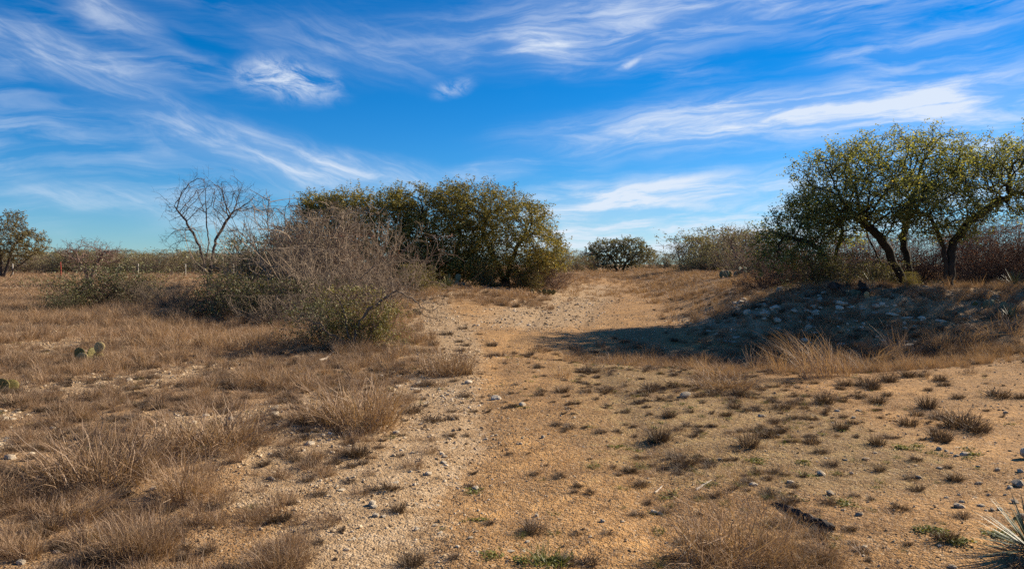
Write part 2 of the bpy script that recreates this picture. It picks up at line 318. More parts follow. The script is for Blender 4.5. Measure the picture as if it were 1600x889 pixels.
def ground_mat():
    m, nt, N, L, o = newmat('ground_soil')
    ge = N.new('ShaderNodeNewGeometry'); P = ge.outputs['Position']
    def att(n):
        a = N.new('ShaderNodeAttribute'); a.attribute_name = n; return a.outputs['Fac']
    big = noise(N, L, P, .8, 5); mid = noise(N, L, P, 6, 6, .65); fine = noise(N, L, P, 45, 5, .7)
    sand = ramp(N, L, mid, [(.28, (.12, .064, .027)), (.44, (.29, .155, .057)), (.58, (.43, .235, .085)), (.75, (.54, .33, .14))])
    sand = mixc(N, L, ramp(N, L, big, [(.38, (0, 0, 0)), (.62, (.75, .75, .75))]), sand, mixc(N, L, mid, (.11, .06, .026), (.27, .15, .062)))
    litter = ramp(N, L, mid, [(.25, (.105, .06, .03)), (.5, (.24, .142, .07)), (.75, (.39, .25, .13))])
    pale = ramp(N, L, mid, [(.25, (.17, .108, .058)), (.5, (.33, .222, .122)), (.75, (.48, .36, .235))])
    green = ramp(N, L, mid, [(.3, (.085, .052, .024)), (.48, (.19, .118, .05)), (.62, (.27, .18, .072)), (.8, (.18, .15, .055))])
    def gate(a, lo, hi):
        s = mth(N, L, 'ADD', a, mth(N, L, 'MULTIPLY', mth(N, L, 'SUBTRACT', mid, .5), .9))
        r = N.new('ShaderNodeMapRange'); r.interpolation_type = 'SMOOTHSTEP'; r.inputs[1].default_value = lo; r.inputs[2].default_value = hi; L.new(s, r.inputs[0]); return r.outputs[0]
    c = mixc(N, L, gate(att('green'), .3, .8), sand, green)
    c = mixc(N, L, gate(att('stony'), .3, .8), c, pale)
    c = mixc(N, L, gate(att('litter'), .25, .85), c, litter)
    # single grains: small stones of many tones
    v = N.new('ShaderNodeTexVoronoi'); v.inputs['Scale'].default_value = 75; L.new(P, v.inputs['Vector'])
    sv = N.new('ShaderNodeSeparateColor'); L.new(v.outputs['Color'], sv.inputs[0])
    grain = ramp(N, L, sv.outputs[0], [(0, (.09, .055, .03)), (.4, (.27, .17, .085)), (.75, (.45, .31, .17)), (1, (.66, .55, .40))])
    gm = N.new('ShaderNodeMapRange'); gm.inputs[1].default_value = .45; gm.inputs[2].default_value = .6; gm.inputs[3].default_value = .08; gm.inputs[4].default_value = .5; L.new(fine, gm.inputs[0])
    c = mixc(N, L, gm.outputs[0], c, grain)
    v2 = N.new('ShaderNodeTexVoronoi'); v2.inputs['Scale'].default_value = 24; L.new(P, v2.inputs['Vector'])
    p = N.new('ShaderNodeBsdfPrincipled'); p.inputs['Roughness'].default_value = .95
    p.inputs['Specular IOR Level'].default_value = .1
    L.new(c, p.inputs['Base Color'])
    h = mth(N, L, 'ADD', mth(N, L, 'MULTIPLY', mid, 1.0), mth(N, L, 'MULTIPLY', fine, .35))
    h = mth(N, L, 'SUBTRACT', h, mth(N, L, 'MULTIPLY', v.outputs['Distance'], .5))
    h = mth(N, L, 'SUBTRACT', h, mth(N, L, 'MULTIPLY', v2.outputs['Distance'], .7))
    b = N.new('ShaderNodeBump'); b.inputs['Strength'].default_value = .9; b.inputs['Distance'].default_value = .02
    L.new(h, b.inputs['Height']); L.new(b.outputs[0], p.inputs['Normal'])
    L.new(p.outputs[0], o.inputs[0]); return m

# ------------------------------------------------------------------ the ground: one sheet to the horizon
def build_ground():
    n = 221
    t = np.linspace(-1, 1, 2 * n - 1)
    T = 7.55; g = 3.0 * np.sinh(T * t)
    X, Y = np.meshgrid(g, g + 8.0)
    Z = H(X, Y)
    # far away the land rolls very slightly
    V = np.stack([X, Y, Z], -1).reshape(-1, 3)
    k = len(t); idx = np.arange(k * k).reshape(k, k)
    F = np.stack([idx[:-1, :-1], idx[:-1, 1:], idx[1:, 1:], idx[1:, :-1]], -1).reshape(-1, 4)
    x, y = V[:, 0], V[:, 1]
    gm = grass_mask(x, y)
    verge = np.exp(-((x - left_x(y) - .25) / .6) ** 2) * (1 - sst(30, 38, y)) + .9 * np.exp(-((x - path_x(y) + .6) / 2.2) ** 2) * sst(17, 23, y) * (1 - sst(45, 60, y))
    verge = np.maximum(verge, sst(.52, .62, bare_patch(x, y)) * sst(.2, -.5, x - left_x(y)) * (1 - sst(20, 30, y)))
    verge = np.maximum(verge, .8 * sst(17, 19, y) * (1 - sst(23, 26, y)) * sst(3, 6, x))
    verge = np.maximum(verge, .8 * np.exp(-((y - 64) / 5) ** 2) * sst(-20, -30, x))
    green = np.exp(-((x - 2.2) / 1.7) ** 2) * sst(4.5, 6.5, y) * (1 - sst(15, 18, y)) + .8 * sst(22, 24, y) * (1 - sst(27, 30, y)) * sst(11, 13, x)
    o = obj('ground', make_mesh('ground', V, F, ground_mat(), {'litter': gm * (1 - .7 * np.clip(verge, 0, 1)), 'stony': np.clip(verge, 0, 1), 'green': np.clip(green, 0, 1)}, smooth=True))
    tag(o, 'sandy orange dry ground with a worn track between grass and a stony bank', 'ground', kind='structure')
build_ground()

# ------------------------------------------------------------------ tree grower (space colonisation)
def colonize(rng, roots, A, step, di, dk, jit=.35, iters=140, up=.05, maxn=6000):
    pos, par = [], []
    for poly in roots:
        pl = [np.array(p, float) for p in poly]; last = -1
        for i, p in enumerate(pl):
            if i == 0:
                pos.append(p); par.append(-1); last = len(pos) - 1; continue
            q = pos[last]; n = max(1, int(round(np.linalg.norm(p - q) / step)))
            for k in range(1, n + 1):
                w = rng.normal(size=3) * step * .12
                pos.append(q + (p - q) * k / n + w); par.append(last); last = len(pos) - 1
    pos = np.array(pos); par = list(par)
    D = np.linalg.norm(A[:, None] - pos[None], axis=2)
    ni = D.argmin(1); nd = D.min(1); alive = nd > dk * .5
    for it in range(iters):
        act = np.nonzero(alive & (nd < di))[0]
        if not len(act):
            if it == 0: di *= 2; continue
            break
        d = unit(A[act] - pos[ni[act]])
        u, inv = np.unique(ni[act], return_inverse=True)
        s = np.zeros((len(u), 3)); np.add.at(s, inv, d)
        s = unit(unit(s) + rng.normal(size=s.shape) * jit * .6 + np.array([0, 0, up]))
        new = pos[u] + s * step
        base = len(pos); pos = np.concatenate([pos, new]); par.extend(u.tolist())
        al = np.nonzero(alive)[0]
        D = np.linalg.norm(A[al][:, None] - new[None], axis=2); j = D.argmin(1); m = D[np.arange(len(al)), j]
        better = m < nd[al]; nd[al[better]] = m[better]; ni[al[better]] = base + j[better]
        alive &= nd > dk
        if len(pos) > maxn: break
    return pos, np.array(par)
def pipe_radius(par, tip, trunk, ex=2.1):
    n = len(par); acc = np.zeros(n); cnt = np.zeros(n, int)
    for i in range(n - 1, -1, -1):
        if cnt[i] == 0: acc[i] = 1
        if par[i] >= 0: acc[par[i]] += acc[i]; cnt[par[i]] += 1
    ex = math.log(acc.max()) / math.log(trunk / tip)
    return tip * acc ** (1 / ex), acc
def chain_tubes(pos, par, r, rng):
    n = len(par); kids = [[] for _ in range(n)]
    for i, p in enumerate(par):
        if p >= 0: kids[p].append(i)
    out = []
    starts = [(-1, i) for i in range(n) if par[i] < 0]
    by = {}
    while starts:
        pre, i = starts.pop(); ch = [i]
        while kids[ch[-1]]:
            ks = sorted(kids[ch[-1]], key=lambda q: -r[q])
            for q in ks[1:]: starts.append((ch[-1], q))
            ch.append(ks[0])
        P = pos[ch]; Rr = r[ch].copy()
        if pre >= 0: P = np.concatenate([pos[pre:pre + 1], P]); Rr = np.concatenate([[min(r[pre], Rr[0] * 1.35)], Rr])
        else: Rr[0] *= 1.5; P = P.copy(); P[0, 2] -= .15
        if len(P) < 2: continue
        Rr[-1] *= .5
        s = 8 if Rr.max() > .06 else (5 if Rr.max() > .02 else 3)
        by.setdefault((s, len(P)), []).append((P, Rr))
    for (s, k), lst in by.items():
        out.append(tubes(np.array([a for a, b in lst]), np.array([b for a, b in lst]), s, rng.random(len(lst))))
    return out
def in_blobs(rng, blobs, shell=.35):
    A = []
    for (cx, cy, cz, rx, ry, rz, n) in blobs:
        n = int(n * 2.2); d = unit(rng.normal(size=(n, 3))); rr = (shell + (1 - shell) * rng.random(n)) ** .6
        A.append(np.array([cx, cy, cz]) + d * rr[:, None] * np.array([rx, ry, rz]) * (1 + .10 * rng.normal(size=(n, 1))))
    return np.concatenate(A)
def twigs_from(rng, P0, D0, n_per, L, K=4, r=.005, spread=.9, curl=.25):
    """short twigs from points; returns polylines and radii"""
    B = len(P0) * n_per
    p = np.repeat(P0, n_per, 0); d = unit(np.repeat(D0, n_per, 0) * .7 + rng.normal(size=(B, 3)) * spread + np.array([0, 0, .12]))
    Lr = L * rng.uniform(.45, 1.2, B)
    pts = [p]
    for k in range(K - 1):
        d = unit(d + rng.normal(size=(B, 3)) * curl); pts.append(pts[-1] + d * (Lr / (K - 1))[:, None])
    Pt = np.stack(pts, 1)
    Rd = r * np.linspace(1, .45, K)[None] * rng.uniform(.8, 1.2, (B, 1))
    return Pt, Rd
def build_tree(name, seed, roots, blobs, trunk_r, bark, leaf=None, step=.15, di=1.3, dk=.22, jit=.5, tip=.007,
               twig_n=2, twig_l=.32, leaf_per=3, leaf_size=.055, sub=0, up=.05, zmin=None, leafdrop=.12, min_r=.016, leafmax=9, gaps=.40):
    rng = np.random.default_rng(seed)
    A = in_blobs(rng, blobs)
    A = A[fnoise(A[:, 0] * 1.5 + A[:, 2] * 1.1, A[:, 1] * 1.5 - A[:, 2] * 1.3, seed, 2) > gaps]
    if zmin is not None: A = A[A[:, 2] > zmin]
    pos, par = colonize(rng, roots, A, step, di, dk, jit, up=up)
    r, cnt = pipe_radius(par, tip, trunk_r)
    parts = chain_tubes(pos, par, r, rng)
    thin = np.nonzero(cnt <= leafmax)[0]
    thin = thin[par[thin] >= 0]
    D = unit(pos[thin] - pos[par[thin]])
    Pt, Rd = twigs_from(rng, pos[thin], D, twig_n, twig_l, r=tip * .62)
    parts.append(tubes(Pt, Rd, 3, rng.random(len(Pt))))
    tips = Pt
    if sub:
        q = Pt[:, 2]; Pt2, Rd2 = twigs_from(rng, q, unit(Pt[:, 3] - Pt[:, 1]), sub, twig_l * .7, r=tip * .42)
        parts.append(tubes(Pt2, Rd2, 3, rng.random(len(Pt2)))); tips = np.concatenate([Pt, Pt2])
    V, F, T = join(parts)
    tm = make_mesh(name + '_wood', V, F, bark, {'tint': T}, smooth=True)
    cm = None
    if leaf:
        keep = rng.random(len(tips)) > leafdrop
        tp = tips[keep]
        C = np.concatenate([tp[:, k] for k in range(1, tp.shape[1])]) 
        C = np.repeat(C, leaf_per, 0) + rng.normal(size=(len(C) * leaf_per, 3)) * .05
        tint = np.clip(rng.beta(1.6, 2.2, len(C)) + .12 * (fnoise(C[:, 0] * 2 + 40, C[:, 2] * 2 + C[:, 1], 5) - .5), 0, 1)
        V, F, T = leaves(rng, C, leaf_size, tint)
        cm = make_mesh(name + '_leaves', V, F, leaf, {'tint': T})
    return tm, cm
def place_tree(name, meshes, loc, label, cat='tree', group=None, rz=0, sc=1.0, bits=('trunk', 'crown')):
    e = obj(name, None, loc=loc, rot=(0, 0, rz), scale=(sc, sc, sc) if not isinstance(sc, tuple) else sc)
    e.empty_display_size = .2
    tag(e, label, cat, group)
    obj(bits[0], meshes[0], e)
    if meshes[1]: obj(bits[1], meshes[1], e)
    return e

# ------------------------------------------------------------------ twig shrubs
def twig_shrub(name, seed, n0, h, spread, kids, r0, mat, leaf=None, leaf_size=.04, leaf_per=2, leaf_frac=1., base_r=.15, flat=.0, wander=.22, lift=.1):
    rng = np.random.default_rng(seed)
    a = rng.random(n0) * 2 * np.pi; tl = spread * np.sqrt(rng.random(n0))
    d = unit(np.stack([np.cos(a) * np.sin(tl), np.sin(a) * np.sin(tl), np.cos(tl)], -1))
    p = np.stack([np.cos(a), np.sin(a), a * 0 - .05 / base_r], -1) * base_r * np.sqrt(rng.random((n0, 1))); p[:, 2] = -.06
    L = h * rng.uniform(.65, 1.08, n0) / np.maximum(np.cos(tl) , .55)
    K = 6; parts = []; allp = []
    rad = np.full(n0, r0) * rng.uniform(.7, 1.2, n0)
    for lev in range(len(kids) + 1):
        pts = [p]; dirs = [d]
        for k in range(K - 1):
            d = unit(d + rng.normal(size=d.shape) * wander + np.array([0, 0, lift * .3])); pts.append(pts[-1] + d * (L / (K - 1))[:, None]); dirs.append(d)
        Pt = np.stack(pts, 1); Dt = np.stack(dirs, 1)
        Pt[..., 2] = np.maximum(Pt[..., 2], -.08); hm = h * 1.15; Pt[..., 2] = np.where(Pt[..., 2] > hm, hm + (Pt[..., 2] - hm) * .3, Pt[..., 2])
        parts.append(tubes(Pt, rad[:, None] * np.linspace(1, .5, K)[None], 5 if lev == 0 and r0 > .012 else 3, rng.random(len(Pt))))
        allp.append(Pt)
        if lev == len(kids): break
        nk, lr = kids[lev]
        i = np.repeat(np.arange(len(Pt)), nk); t = rng.integers(1 if lev else 1, K, len(i))
        p = Pt[i, t]; d = unit(Dt[i, t] * .75 + rng.normal(size=(len(i), 3)) * .62 + np.array([0, 0, lift]))
        L = L[i] * lr * rng.uniform(.6, 1.25, len(i)) ; rad = np.maximum(rad[i] * .58, .0028)
        K = max(4, K - 1)
    V, F, T = join(parts)
    tm = make_mesh(name + '_stems', V, F, mat, {'tint': T}, smooth=True)
    cm = None
    if leaf:
        Pt = allp[-1]; Pt = Pt[rng.random(len(Pt)) < leaf_frac]
        C = Pt[:, 1:].reshape(-1, 3); C = np.repeat(C, leaf_per, 0) + rng.normal(size=(len(C) * leaf_per, 3)) * leaf_size * .8
        C[:, 2] = np.maximum(C[:, 2], .01)
        V, F, T = leaves(rng, C, leaf_size, rng.beta(1.8, 2.2, len(C)))
        cm = make_mesh(name + '_leaves', V, F, leaf, {'tint': T})
    return tm, cm
def at_px(px, Y, dz=0): 
    x = (px - 800) / FPX * Y; return (x, Y, hz(x, Y) + dz)

# ---- the three oaks on the bank, and one whose crown runs out of the frame
YB = 25.0; NEAR = [1.0]
def rel(base, pts): return [tuple(np.array(W(px, py, Y * NEAR[0])) - np.array(base)) for px, py, Y in pts]
def blobrel(base, bl):
    o = []
    for px, py, Y, wx, wy, rz, n in bl:      # centre by sight line, radii in metres
        k = NEAR[0]; c = np.array(W(px, py, Y * k)) - np.array(base); o.append((*c, wx * k, wy * k, rz * k, n))
    return o
def oaks():
    NEAR[0] = .88
    b = at_px(1416, YB * .88)
    m = build_tree('big_oak', 11, [rel(b, [(1416, 447, 25), (1398, 412, 25), (1384, 384, 24.8), (1358, 352, 24.5), (1325, 326, 24.2)]),
                                 rel(b, [(1424, 446, 25.3), (1417, 405, 25.4), (1410, 372, 25.6), (1420, 335, 26), (1430, 300, 26)]),
                                 rel(b, [(1408, 446, 25.4), (1384, 420, 26), (1368, 395, 26.6), (1350, 350, 27)])],
                   blobrel(b, [(1320, 275, 24.6, 1.5, 1.7, 1.05, 420), (1385, 255, 25.2, 1.5, 2.0, 1.05, 460), (1440, 262, 25.6, 1.2, 2.0, 1.15, 380), (1375, 315, 24.4, 1.9, 2.1, .8, 420),
                               (1285, 320, 24.4, 1.0, 1.3, .75, 200), (1465, 228, 25.4, .65, 1.0, .5, 110), (1300, 262, 25, .7, .9, .5, 110)]),
                   .115, M['bark'], M['oakleaf'], leaf_per=4, leaf_size=.06, jit=.6, gaps=.35)
    place_tree('oak_tree', m, b, 'large spreading oak with leaning forked trunks on the stony bank', group=None)
    b = at_px(1298, (YB + .6) * .88)
    m = build_tree('low_oak', 12, [rel(b, [(1298, 440, 25.6), (1292, 412, 25.5), (1280, 390, 25.2), (1255, 375, 24.8), (1225, 372, 24.4)]),
                                 rel(b, [(1302, 440, 25.8), (1306, 408, 25.8), (1312, 375, 26), (1318, 345, 26)])],
                   blobrel(b, [(1235, 362, 24.6, 1.05, 1.5, .75, 330), (1285, 338, 25.2, 1.1, 1.7, .85, 360), (1215, 385, 24.4, .75, 1.2, .55, 190), (1320, 350, 25.8, 1.0, 1.5, .7, 230), (1262, 318, 25.2, .7, 1.1, .5, 150), (1205, 402, 24.2, .7, 1.0, .4, 150), (1250, 395, 24.2, .9, 1.0, .4, 150)]),
                   .085, M['bark'], M['oakleaf'], leaf_per=4, leaf_size=.06, jit=.6, gaps=.35)
    place_tree('oak_tree', m, b, 'low oak with drooping crown at the open end of the bank')
    b = at_px(1481, (YB - 1) * .88)
    m = build_tree('twin_oak', 13, [rel(b, [(1479, 449, 24), (1478, 415, 24), (1474, 385, 24), (1462, 358, 23.8), (1450, 335, 23.6)]),
                                  rel(b, [(1484, 449, 24), (1487, 410, 24), (1489, 378, 24), (1515, 345, 24.1), (1550, 322, 24.3), (1580, 305, 24.4)])],
                   blobrel(b, [(1480, 330, 23.6, 1.25, 1.6, .85, 420), (1540, 270, 24.4, 1.2, 1.9, 1.1, 430), (1590, 255, 24.6, 1.0, 1.7, .95, 330), (1500, 285, 23.8, 1.1, 1.6, .8, 320), (1435, 345, 23.4, .75, 1.0, .5, 140),
                               (1640, 275, 24.6, 1.0, 1.5, .9, 260), (1570, 325, 24.2, .9, 1.2, .45, 150)]),
                   .11, M['bark'], M['oakleaf'], leaf_per=4, leaf_size=.06, jit=.6, gaps=.35)
    place_tree('oak_tree', m, b, 'oak with twin upright trunks and a limb reaching out over russet brush')
def edge_oak():
    b = at_px(1668, 20.5)
    m = build_tree('edge_oak', 14, [rel(b, [(1668, 462, 23.3), (1672, 420, 23.3), (1660, 370, 23.3), (1640, 330, 23.2)]), rel(b, [(1674, 462, 23.3), (1690, 400, 23.5), (1715, 340, 23.6)])],
                   blobrel(b, [(1690, 300, 23.4, 1.7, 2, 1.2, 420), (1760, 320, 23.6, 1.5, 2, 1.2, 320), (1650, 340, 22.6, .9, 1.3, .8, 160), (1730, 250, 23.6, 1.2, 1.6, .9, 200)]),
                   .14, M['bark'], M['oakleaf'], leaf_per=3, leaf_size=.06, jit=.6, gaps=.52)
    place_tree('oak_tree', m, b, 'oak reaching its outer leaves in beside the dark yuccas')
oaks(); edge_oak(); NEAR[0] = 1.0

# ---- the oak motte across the track
def motte():
    specs = [(792, 38, 21, [(792, 440, 38), (797, 412, 38), (806, 390, 38), (822, 365, 37.6)], [(788, 440, 38.2), (770, 400, 38.2), (755, 365, 38.4), (760, 330, 38.6)],
              [(740, 330, 38.4, 2.1, 2.2, 1.45, 520), (800, 345, 38, 1.9, 2.2, 1.25, 460), (845, 385, 37.6, 1.3, 1.7, .95, 300), (770, 395, 37.2, 1.7, 1.4, .8, 260), (700, 305, 38.6, .8, 1.2, .6, 110), (865, 412, 37.6, .75, 1.0, .55, 130), (735, 418, 37, 1.6, 1.2, .7, 240), (820, 415, 37.2, 1.3, 1.1, .6, 180)],
              'dark oak of the dense motte, its drooping outer limbs beside the open track'),
             (690, 38.6, 22, [(690, 442, 38.6), (684, 405, 38.6), (672, 370, 38.6)], [(696, 442, 38.8), (712, 400, 38.8), (720, 360, 39)],
              [(690, 340, 38.4, 1.7, 2.0, 1.4, 460), (655, 372, 38, 1.5, 1.8, 1.2, 360), (715, 385, 37.6, 1.5, 1.5, 1.0, 320), (665, 420, 37.4, 1.5, 1.2, .7, 260), (640, 318, 38.8, 1.4, 1.6, 1.0, 320)], 'oak with blue cactus and pale yucca at its foot, middle of the motte'),
             (600, 39.4, 23, [(600, 446, 39.4), (595, 405, 39.4), (585, 370, 39.4)], [(606, 446, 39.6), (622, 400, 39.6), (630, 360, 39.6)],
              [(610, 345, 39.2, 1.8, 2.0, 1.35, 460), (565, 335, 39.6, 1.4, 1.7, 1.0, 300), (635, 395, 38.4, 1.5, 1.5, 1.0, 300), (600, 400, 38.4, 1.6, 1.2, 1.0, 280), (545, 318, 39.6, 1.2, 1.3, .8, 220), (500, 325, 39.8, .9, 1.2, .7, 140)], 'oak of the dense motte behind grey thorn brush, leaves touched with orange'),
             (505, 40.2, 24, [(505, 446, 40.2), (500, 405, 40.2), (490, 370, 40.2)], [(510, 446, 40.4), (525, 395, 40.4), (535, 350, 40.4)],
              [(510, 342, 40, 1.5, 1.8, 1.2, 360), (465, 378, 40, 1.2, 1.5, .9, 220), (548, 372, 39.6, 1.4, 1.6, 1.1, 300), (488, 316, 40, .7, .9, .5, 90), (510, 400, 39, 1.6, 1.2, 1.0, 260)], 'oak at the thin end of the motte behind the grey thorn bush')]
    for px, Y, seed, t1, t2, bl, lab in specs:
        b = at_px(px, Y)
        m = build_tree('motte_oak', seed, [rel(b, t1), rel(b, t2)], blobrel(b, bl), .14, M['bark'], M['oakleaf_mid'], step=.18, di=1.5, dk=.25, leaf_per=5, leaf_size=.085, twig_l=.5, jit=.65, zmin=.15, gaps=.37, leafdrop=.2)
        place_tree('oak_tree', m, b, lab)
motte()

# ---- bare mesquite, left tree, far trees
def others():
    b = at_px(326, 34)
    m = build_tree('bare_mesquite', 31, [rel(b, [(326, 462, 34), (324, 425, 34), (312, 385, 34), (290, 345, 34), (272, 322, 34)]), rel(b, [(328, 462, 34.1), (330, 415, 34.1), (338, 370, 34.2), (365, 330, 34.3)]),
                                      rel(b, [(322, 462, 34), (318, 425, 33.8), (326, 380, 33.6), (322, 350, 33.5)])],
                   blobrel(b, [(325, 312, 34, 1.75, 1.6, 1.05, 420), (285, 335, 34, .75, 1.0, .7, 80), (375, 315, 34.2, 1.0, 1.1, .8, 120), (270, 380, 34, .4, .6, .5, 30)]),
                   .062, M['barkred'], None, step=.16, di=1.6, dk=.24, jit=.22, tip=.008, twig_n=1, twig_l=.42, sub=2, up=.45, min_r=.02)
    place_tree('mesquite_tree', m, b, 'leafless mesquite tree with fanning bare branches and reddish stems', bits=('trunk', 'twigs'))
    b = at_px(8, 68)
    m = build_tree('left_mesquite', 32, [rel(b, [(4, 440, 68), (12, 415, 68), (20, 385, 68), (40, 365, 68)]), rel(b, [(12, 440, 68), (22, 420, 68), (45, 405, 68)]), rel(b, [(2, 440, 68), (0, 400, 68), (-20, 370, 68)])],
                   blobrel(b, [(0, 375, 68, 2.6, 2.5, 2.0, 420), (40, 380, 68, 1.7, 2, 1.4, 260), (-35, 385, 68, 1.7, 2, 1.5, 200), (15, 345, 68, 1.3, 1.5, .9, 150)]),
                   .14, M['barkred'], M['mesqleaf'], step=.26, di=1.8, dk=.36, leaf_per=4, leaf_size=.12, twig_l=.5, tip=.012, min_r=.03)
    place_tree('mesquite_tree', m, b, 'leafy olive mesquite tree standing before the wire fence')
    # a bare round-headed bush-tree near the fence
    b = at_px(140, 48)
    m = build_tree('bare_hackberry', 33, [rel(b, [(138, 446, 48), (135, 425, 48), (120, 400, 48)]), rel(b, [(142, 446, 48), (146, 420, 48), (160, 395, 48)])],
                   blobrel(b, [(140, 400, 48, 1.8, 1.5, .95, 200), (105, 395, 48, .8, .9, .4, 40), (175, 400, 48, .8, .9, .45, 40)]),
                   .10, M['twigbrown'], None, step=.2, di=1.6, dk=.3, tip=.016, twig_n=2, twig_l=.45, sub=1, up=.15, gaps=.2, min_r=.03)
    place_tree('bare_tree', m, b, 'small leafless round-headed tree between the fence and the low dark bush', bits=('trunk', 'twigs'))
    # far oak, used for the leafy trees in the distance
    m_far = build_tree('far_oak', 34, [[(-.3, 0, 0), (-.5, 0, 1.0), (-1.2, 0, 2.0)], [(.3, .2, 0), (.8, .2, 1.2), (1.8, 0, 2.2)]],
                       [(-1.6, 0, 2.9, 2.3, 2.2, 1.6, 320), (1.3, 0, 3.0, 2.4, 2.2, 1.6, 320), (3.0, 0, 2.2, 1.5, 1.6, 1.3, 150), (-3.2, 0, 1.8, 1.4, 1.4, 1.3, 150), (0, 0, 1.3, 3.2, 1.7, .9, 330)],
                       .16, M['bark'], M['farleaf'], step=.3, di=2, dk=.42, leaf_per=7, leaf_size=.14, twig_l=.55, tip=.016, min_r=.04)
    place_tree('oak_tree', m_far, at_px(968, 112), 'grey green oak standing alone at the far end of the open field', sc=(1.18, 1.1, 1.05))
    # brush: twiggy shrubs in several kinds, shared by many
    K = {}
    K['grey'] = twig_shrub('grey_brush', 41, 20, 1.65, 1.0, [(5, .6), (5, .52), (3, .5)], .021, M['twig'])
    K['brown'] = twig_shrub('brown_brush', 42, 24, 1.6, 1.0, [(6, .55), (6, .5), (2, .5)], .015, M['twigbrown'], M['redleaf'], .05, 1, .16)
    K['olive'] = twig_shrub('olive_brush', 43, 20, 1.7, .95, [(6, .55), (6, .5)], .018, M['twigbrown'], M['farleaf'], .10, 2, 1)
    K['farbrown'] = twig_shrub('far_brown_brush', 44, 18, 1.8, .95, [(6, .55), (5, .5)], .022, M['twig'], M['farleaf'], .11, 1, .45)
    place = lambda k, n, px, Y, sc, lab, grp, rz, cat='bush': place_tree(n, K[k], at_px(px, Y, -.03), lab, cat, grp, rz, sc, ('stems', 'foliage'))
    rng = random.Random(5)
    # brown brush filling the gap behind the oaks
    for px, Y, s in [(1196, 27.4, .62), (1228, 28, .7), (1262, 27.6, .75), (1300, 29, .8), (1335, 28.2, .72), (1368, 29.4, .8), (1400, 30, .85), (1440, 29.5, .85), (1470, 30.5, .95), (1512, 27.6, .8), (1548, 26.4, .85), (1590, 27, .95), (1625, 26.2, 1.0), (1560, 30, 1.1), (1605, 31, 1.25), (1520, 31, 1.1), (1350, 32, 1.0), (1250, 32, .9)]:
        place('brown', 'thorn_bush', px, Y * .92, (s, s, s * rng.uniform(.9, 1.1)), 'brown leafless thorn bush with russet dead leaves in the thicket behind the oaks', 'russet thicket behind the oaks', rng.random() * 6.3)
    # thicket at the far right side of the field
    for px, Y, s, k in [(1070, 72, 1.1, 'farbrown'), (1098, 70, 1.5, 'olive'), (1122, 66, 1.5, 'olive'), (1150, 62, 1.3, 'farbrown'), (1178, 58, 1.35, 'farbrown'), (1135, 75, 2.0, 'olive'), (1165, 70, 1.6, 'farbrown'), (1200, 52, 1.2, 'farbrown')]:
        place(k, 'thorn_bush', px, Y, s, 'grey brown scrub bush in the thicket along the far side of the field', 'scrub thicket beside the field', rng.random() * 6.3)
    for px, Y, s in [(1082, 66, .5), (1100, 64, .6), (1112, 64, .45), (1160, 58, .45)]:
        place('olive', 'evergreen_bush', px, Y, (s * 1.5, s * 1.5, s), 'low olive green bush at the foot of the grey scrub thicket', 'low green bushes before the thicket', rng.random() * 6.3)
    mb = build_tree('bare_snag', 35, [[(0, 0, 0), (.1, 0, 1.2), (-.3, 0, 2.4)], [(.1, 0, 0), (.5, 0, 1.5), (.9, 0, 2.6)]], [(-.4, 0, 3.2, 1.3, 1.2, 1.0, 130), (1.0, 0, 3.1, 1.2, 1.2, 1.0, 120)], .10, M['twig'], None, step=.24, di=1.8, dk=.4, tip=.014, twig_n=2, twig_l=.45, sub=1, up=.2, min_r=.035)
    place_tree('bare_tree', mb, at_px(1148, 60), 'leafless tree with gnarled dark limbs above the scrub thicket', bits=('trunk', 'twigs'), sc=.92)
    place_tree('bare_tree', mb, at_px(1066, 76), 'thin leafless tree at the low outer end of the scrub thicket', bits=('trunk', 'twigs'), sc=.72, rz=2)
    # scrub closing the view beyond the field and beyond the fence
    for px, Y, s in [(905, 105, 1.0), (925, 112, 1.15), (1020, 118, 1.2), (1040, 105, 1.0), (890, 120, 1.4), (1000, 125, 1.2), (950, 128, 1.1), (870, 95, 1.2), (845, 90, 1.3)]:
        place('olive' if rng.random() < .5 else 'farbrown', 'scrub_bush', px, Y, s, 'hazy grey olive scrub bush closing the far end of the field', 'scrub at the far end of the field', rng.random() * 6.3)
    i = 0
    for px in range(-60, 480, 11):
        Y = 92 + 14 * rng.random(); s = rng.uniform(.85, 1.4)
        place('farbrown' if rng.random() < .55 else 'olive', 'scrub_bush', px + rng.uniform(-6, 6), Y, (s * 1.15, s * 1.15, s), 'brown olive scrub bush in the row beyond the wire fence', 'scrub beyond the fence', rng.random() * 6.3)
    for px, Y, sc_ in [(60, 112, .62), (230, 110, .55), (180, 125, .62), (290, 120, .66)]:
        place_tree('oak_tree', m_far, at_px(px, Y), 'olive brown tree rising out of the scrub behind the leafless mesquite and fence', group='trees in the far scrub', sc=sc_, rz=rng.random() * 6)
    # the big grey thorn bushes in front of the motte
    for px, Y, sc_, lab in [(462, 24, (1.1, 1.1, 1.6), 'big grey leafless thorn bush, tallest of the tangle before the motte'), (560, 25.5, (1.05, 1.05, 1.4), 'grey leafless thorn bush spreading before the dark oak motte'),
                            (402, 27, (.95, .95, 1.25), 'grey thorn bush leaning towards the leafless mesquite'), (508, 21.5, (.8, .8, 1.0), 'smaller grey thorn bush in front of the thorn tangle'),
                            (510, 27, (1.0, 1.0, 1.6), 'grey thorn bush rising at the back of the tangle against the motte'), (596, 23, (.6, .6, .8), 'low grey thorn bush at the track end of the tangle')]:
        place('grey', 'thorn_bush', px, Y, sc_, lab, None, rng.random() * 6.3)
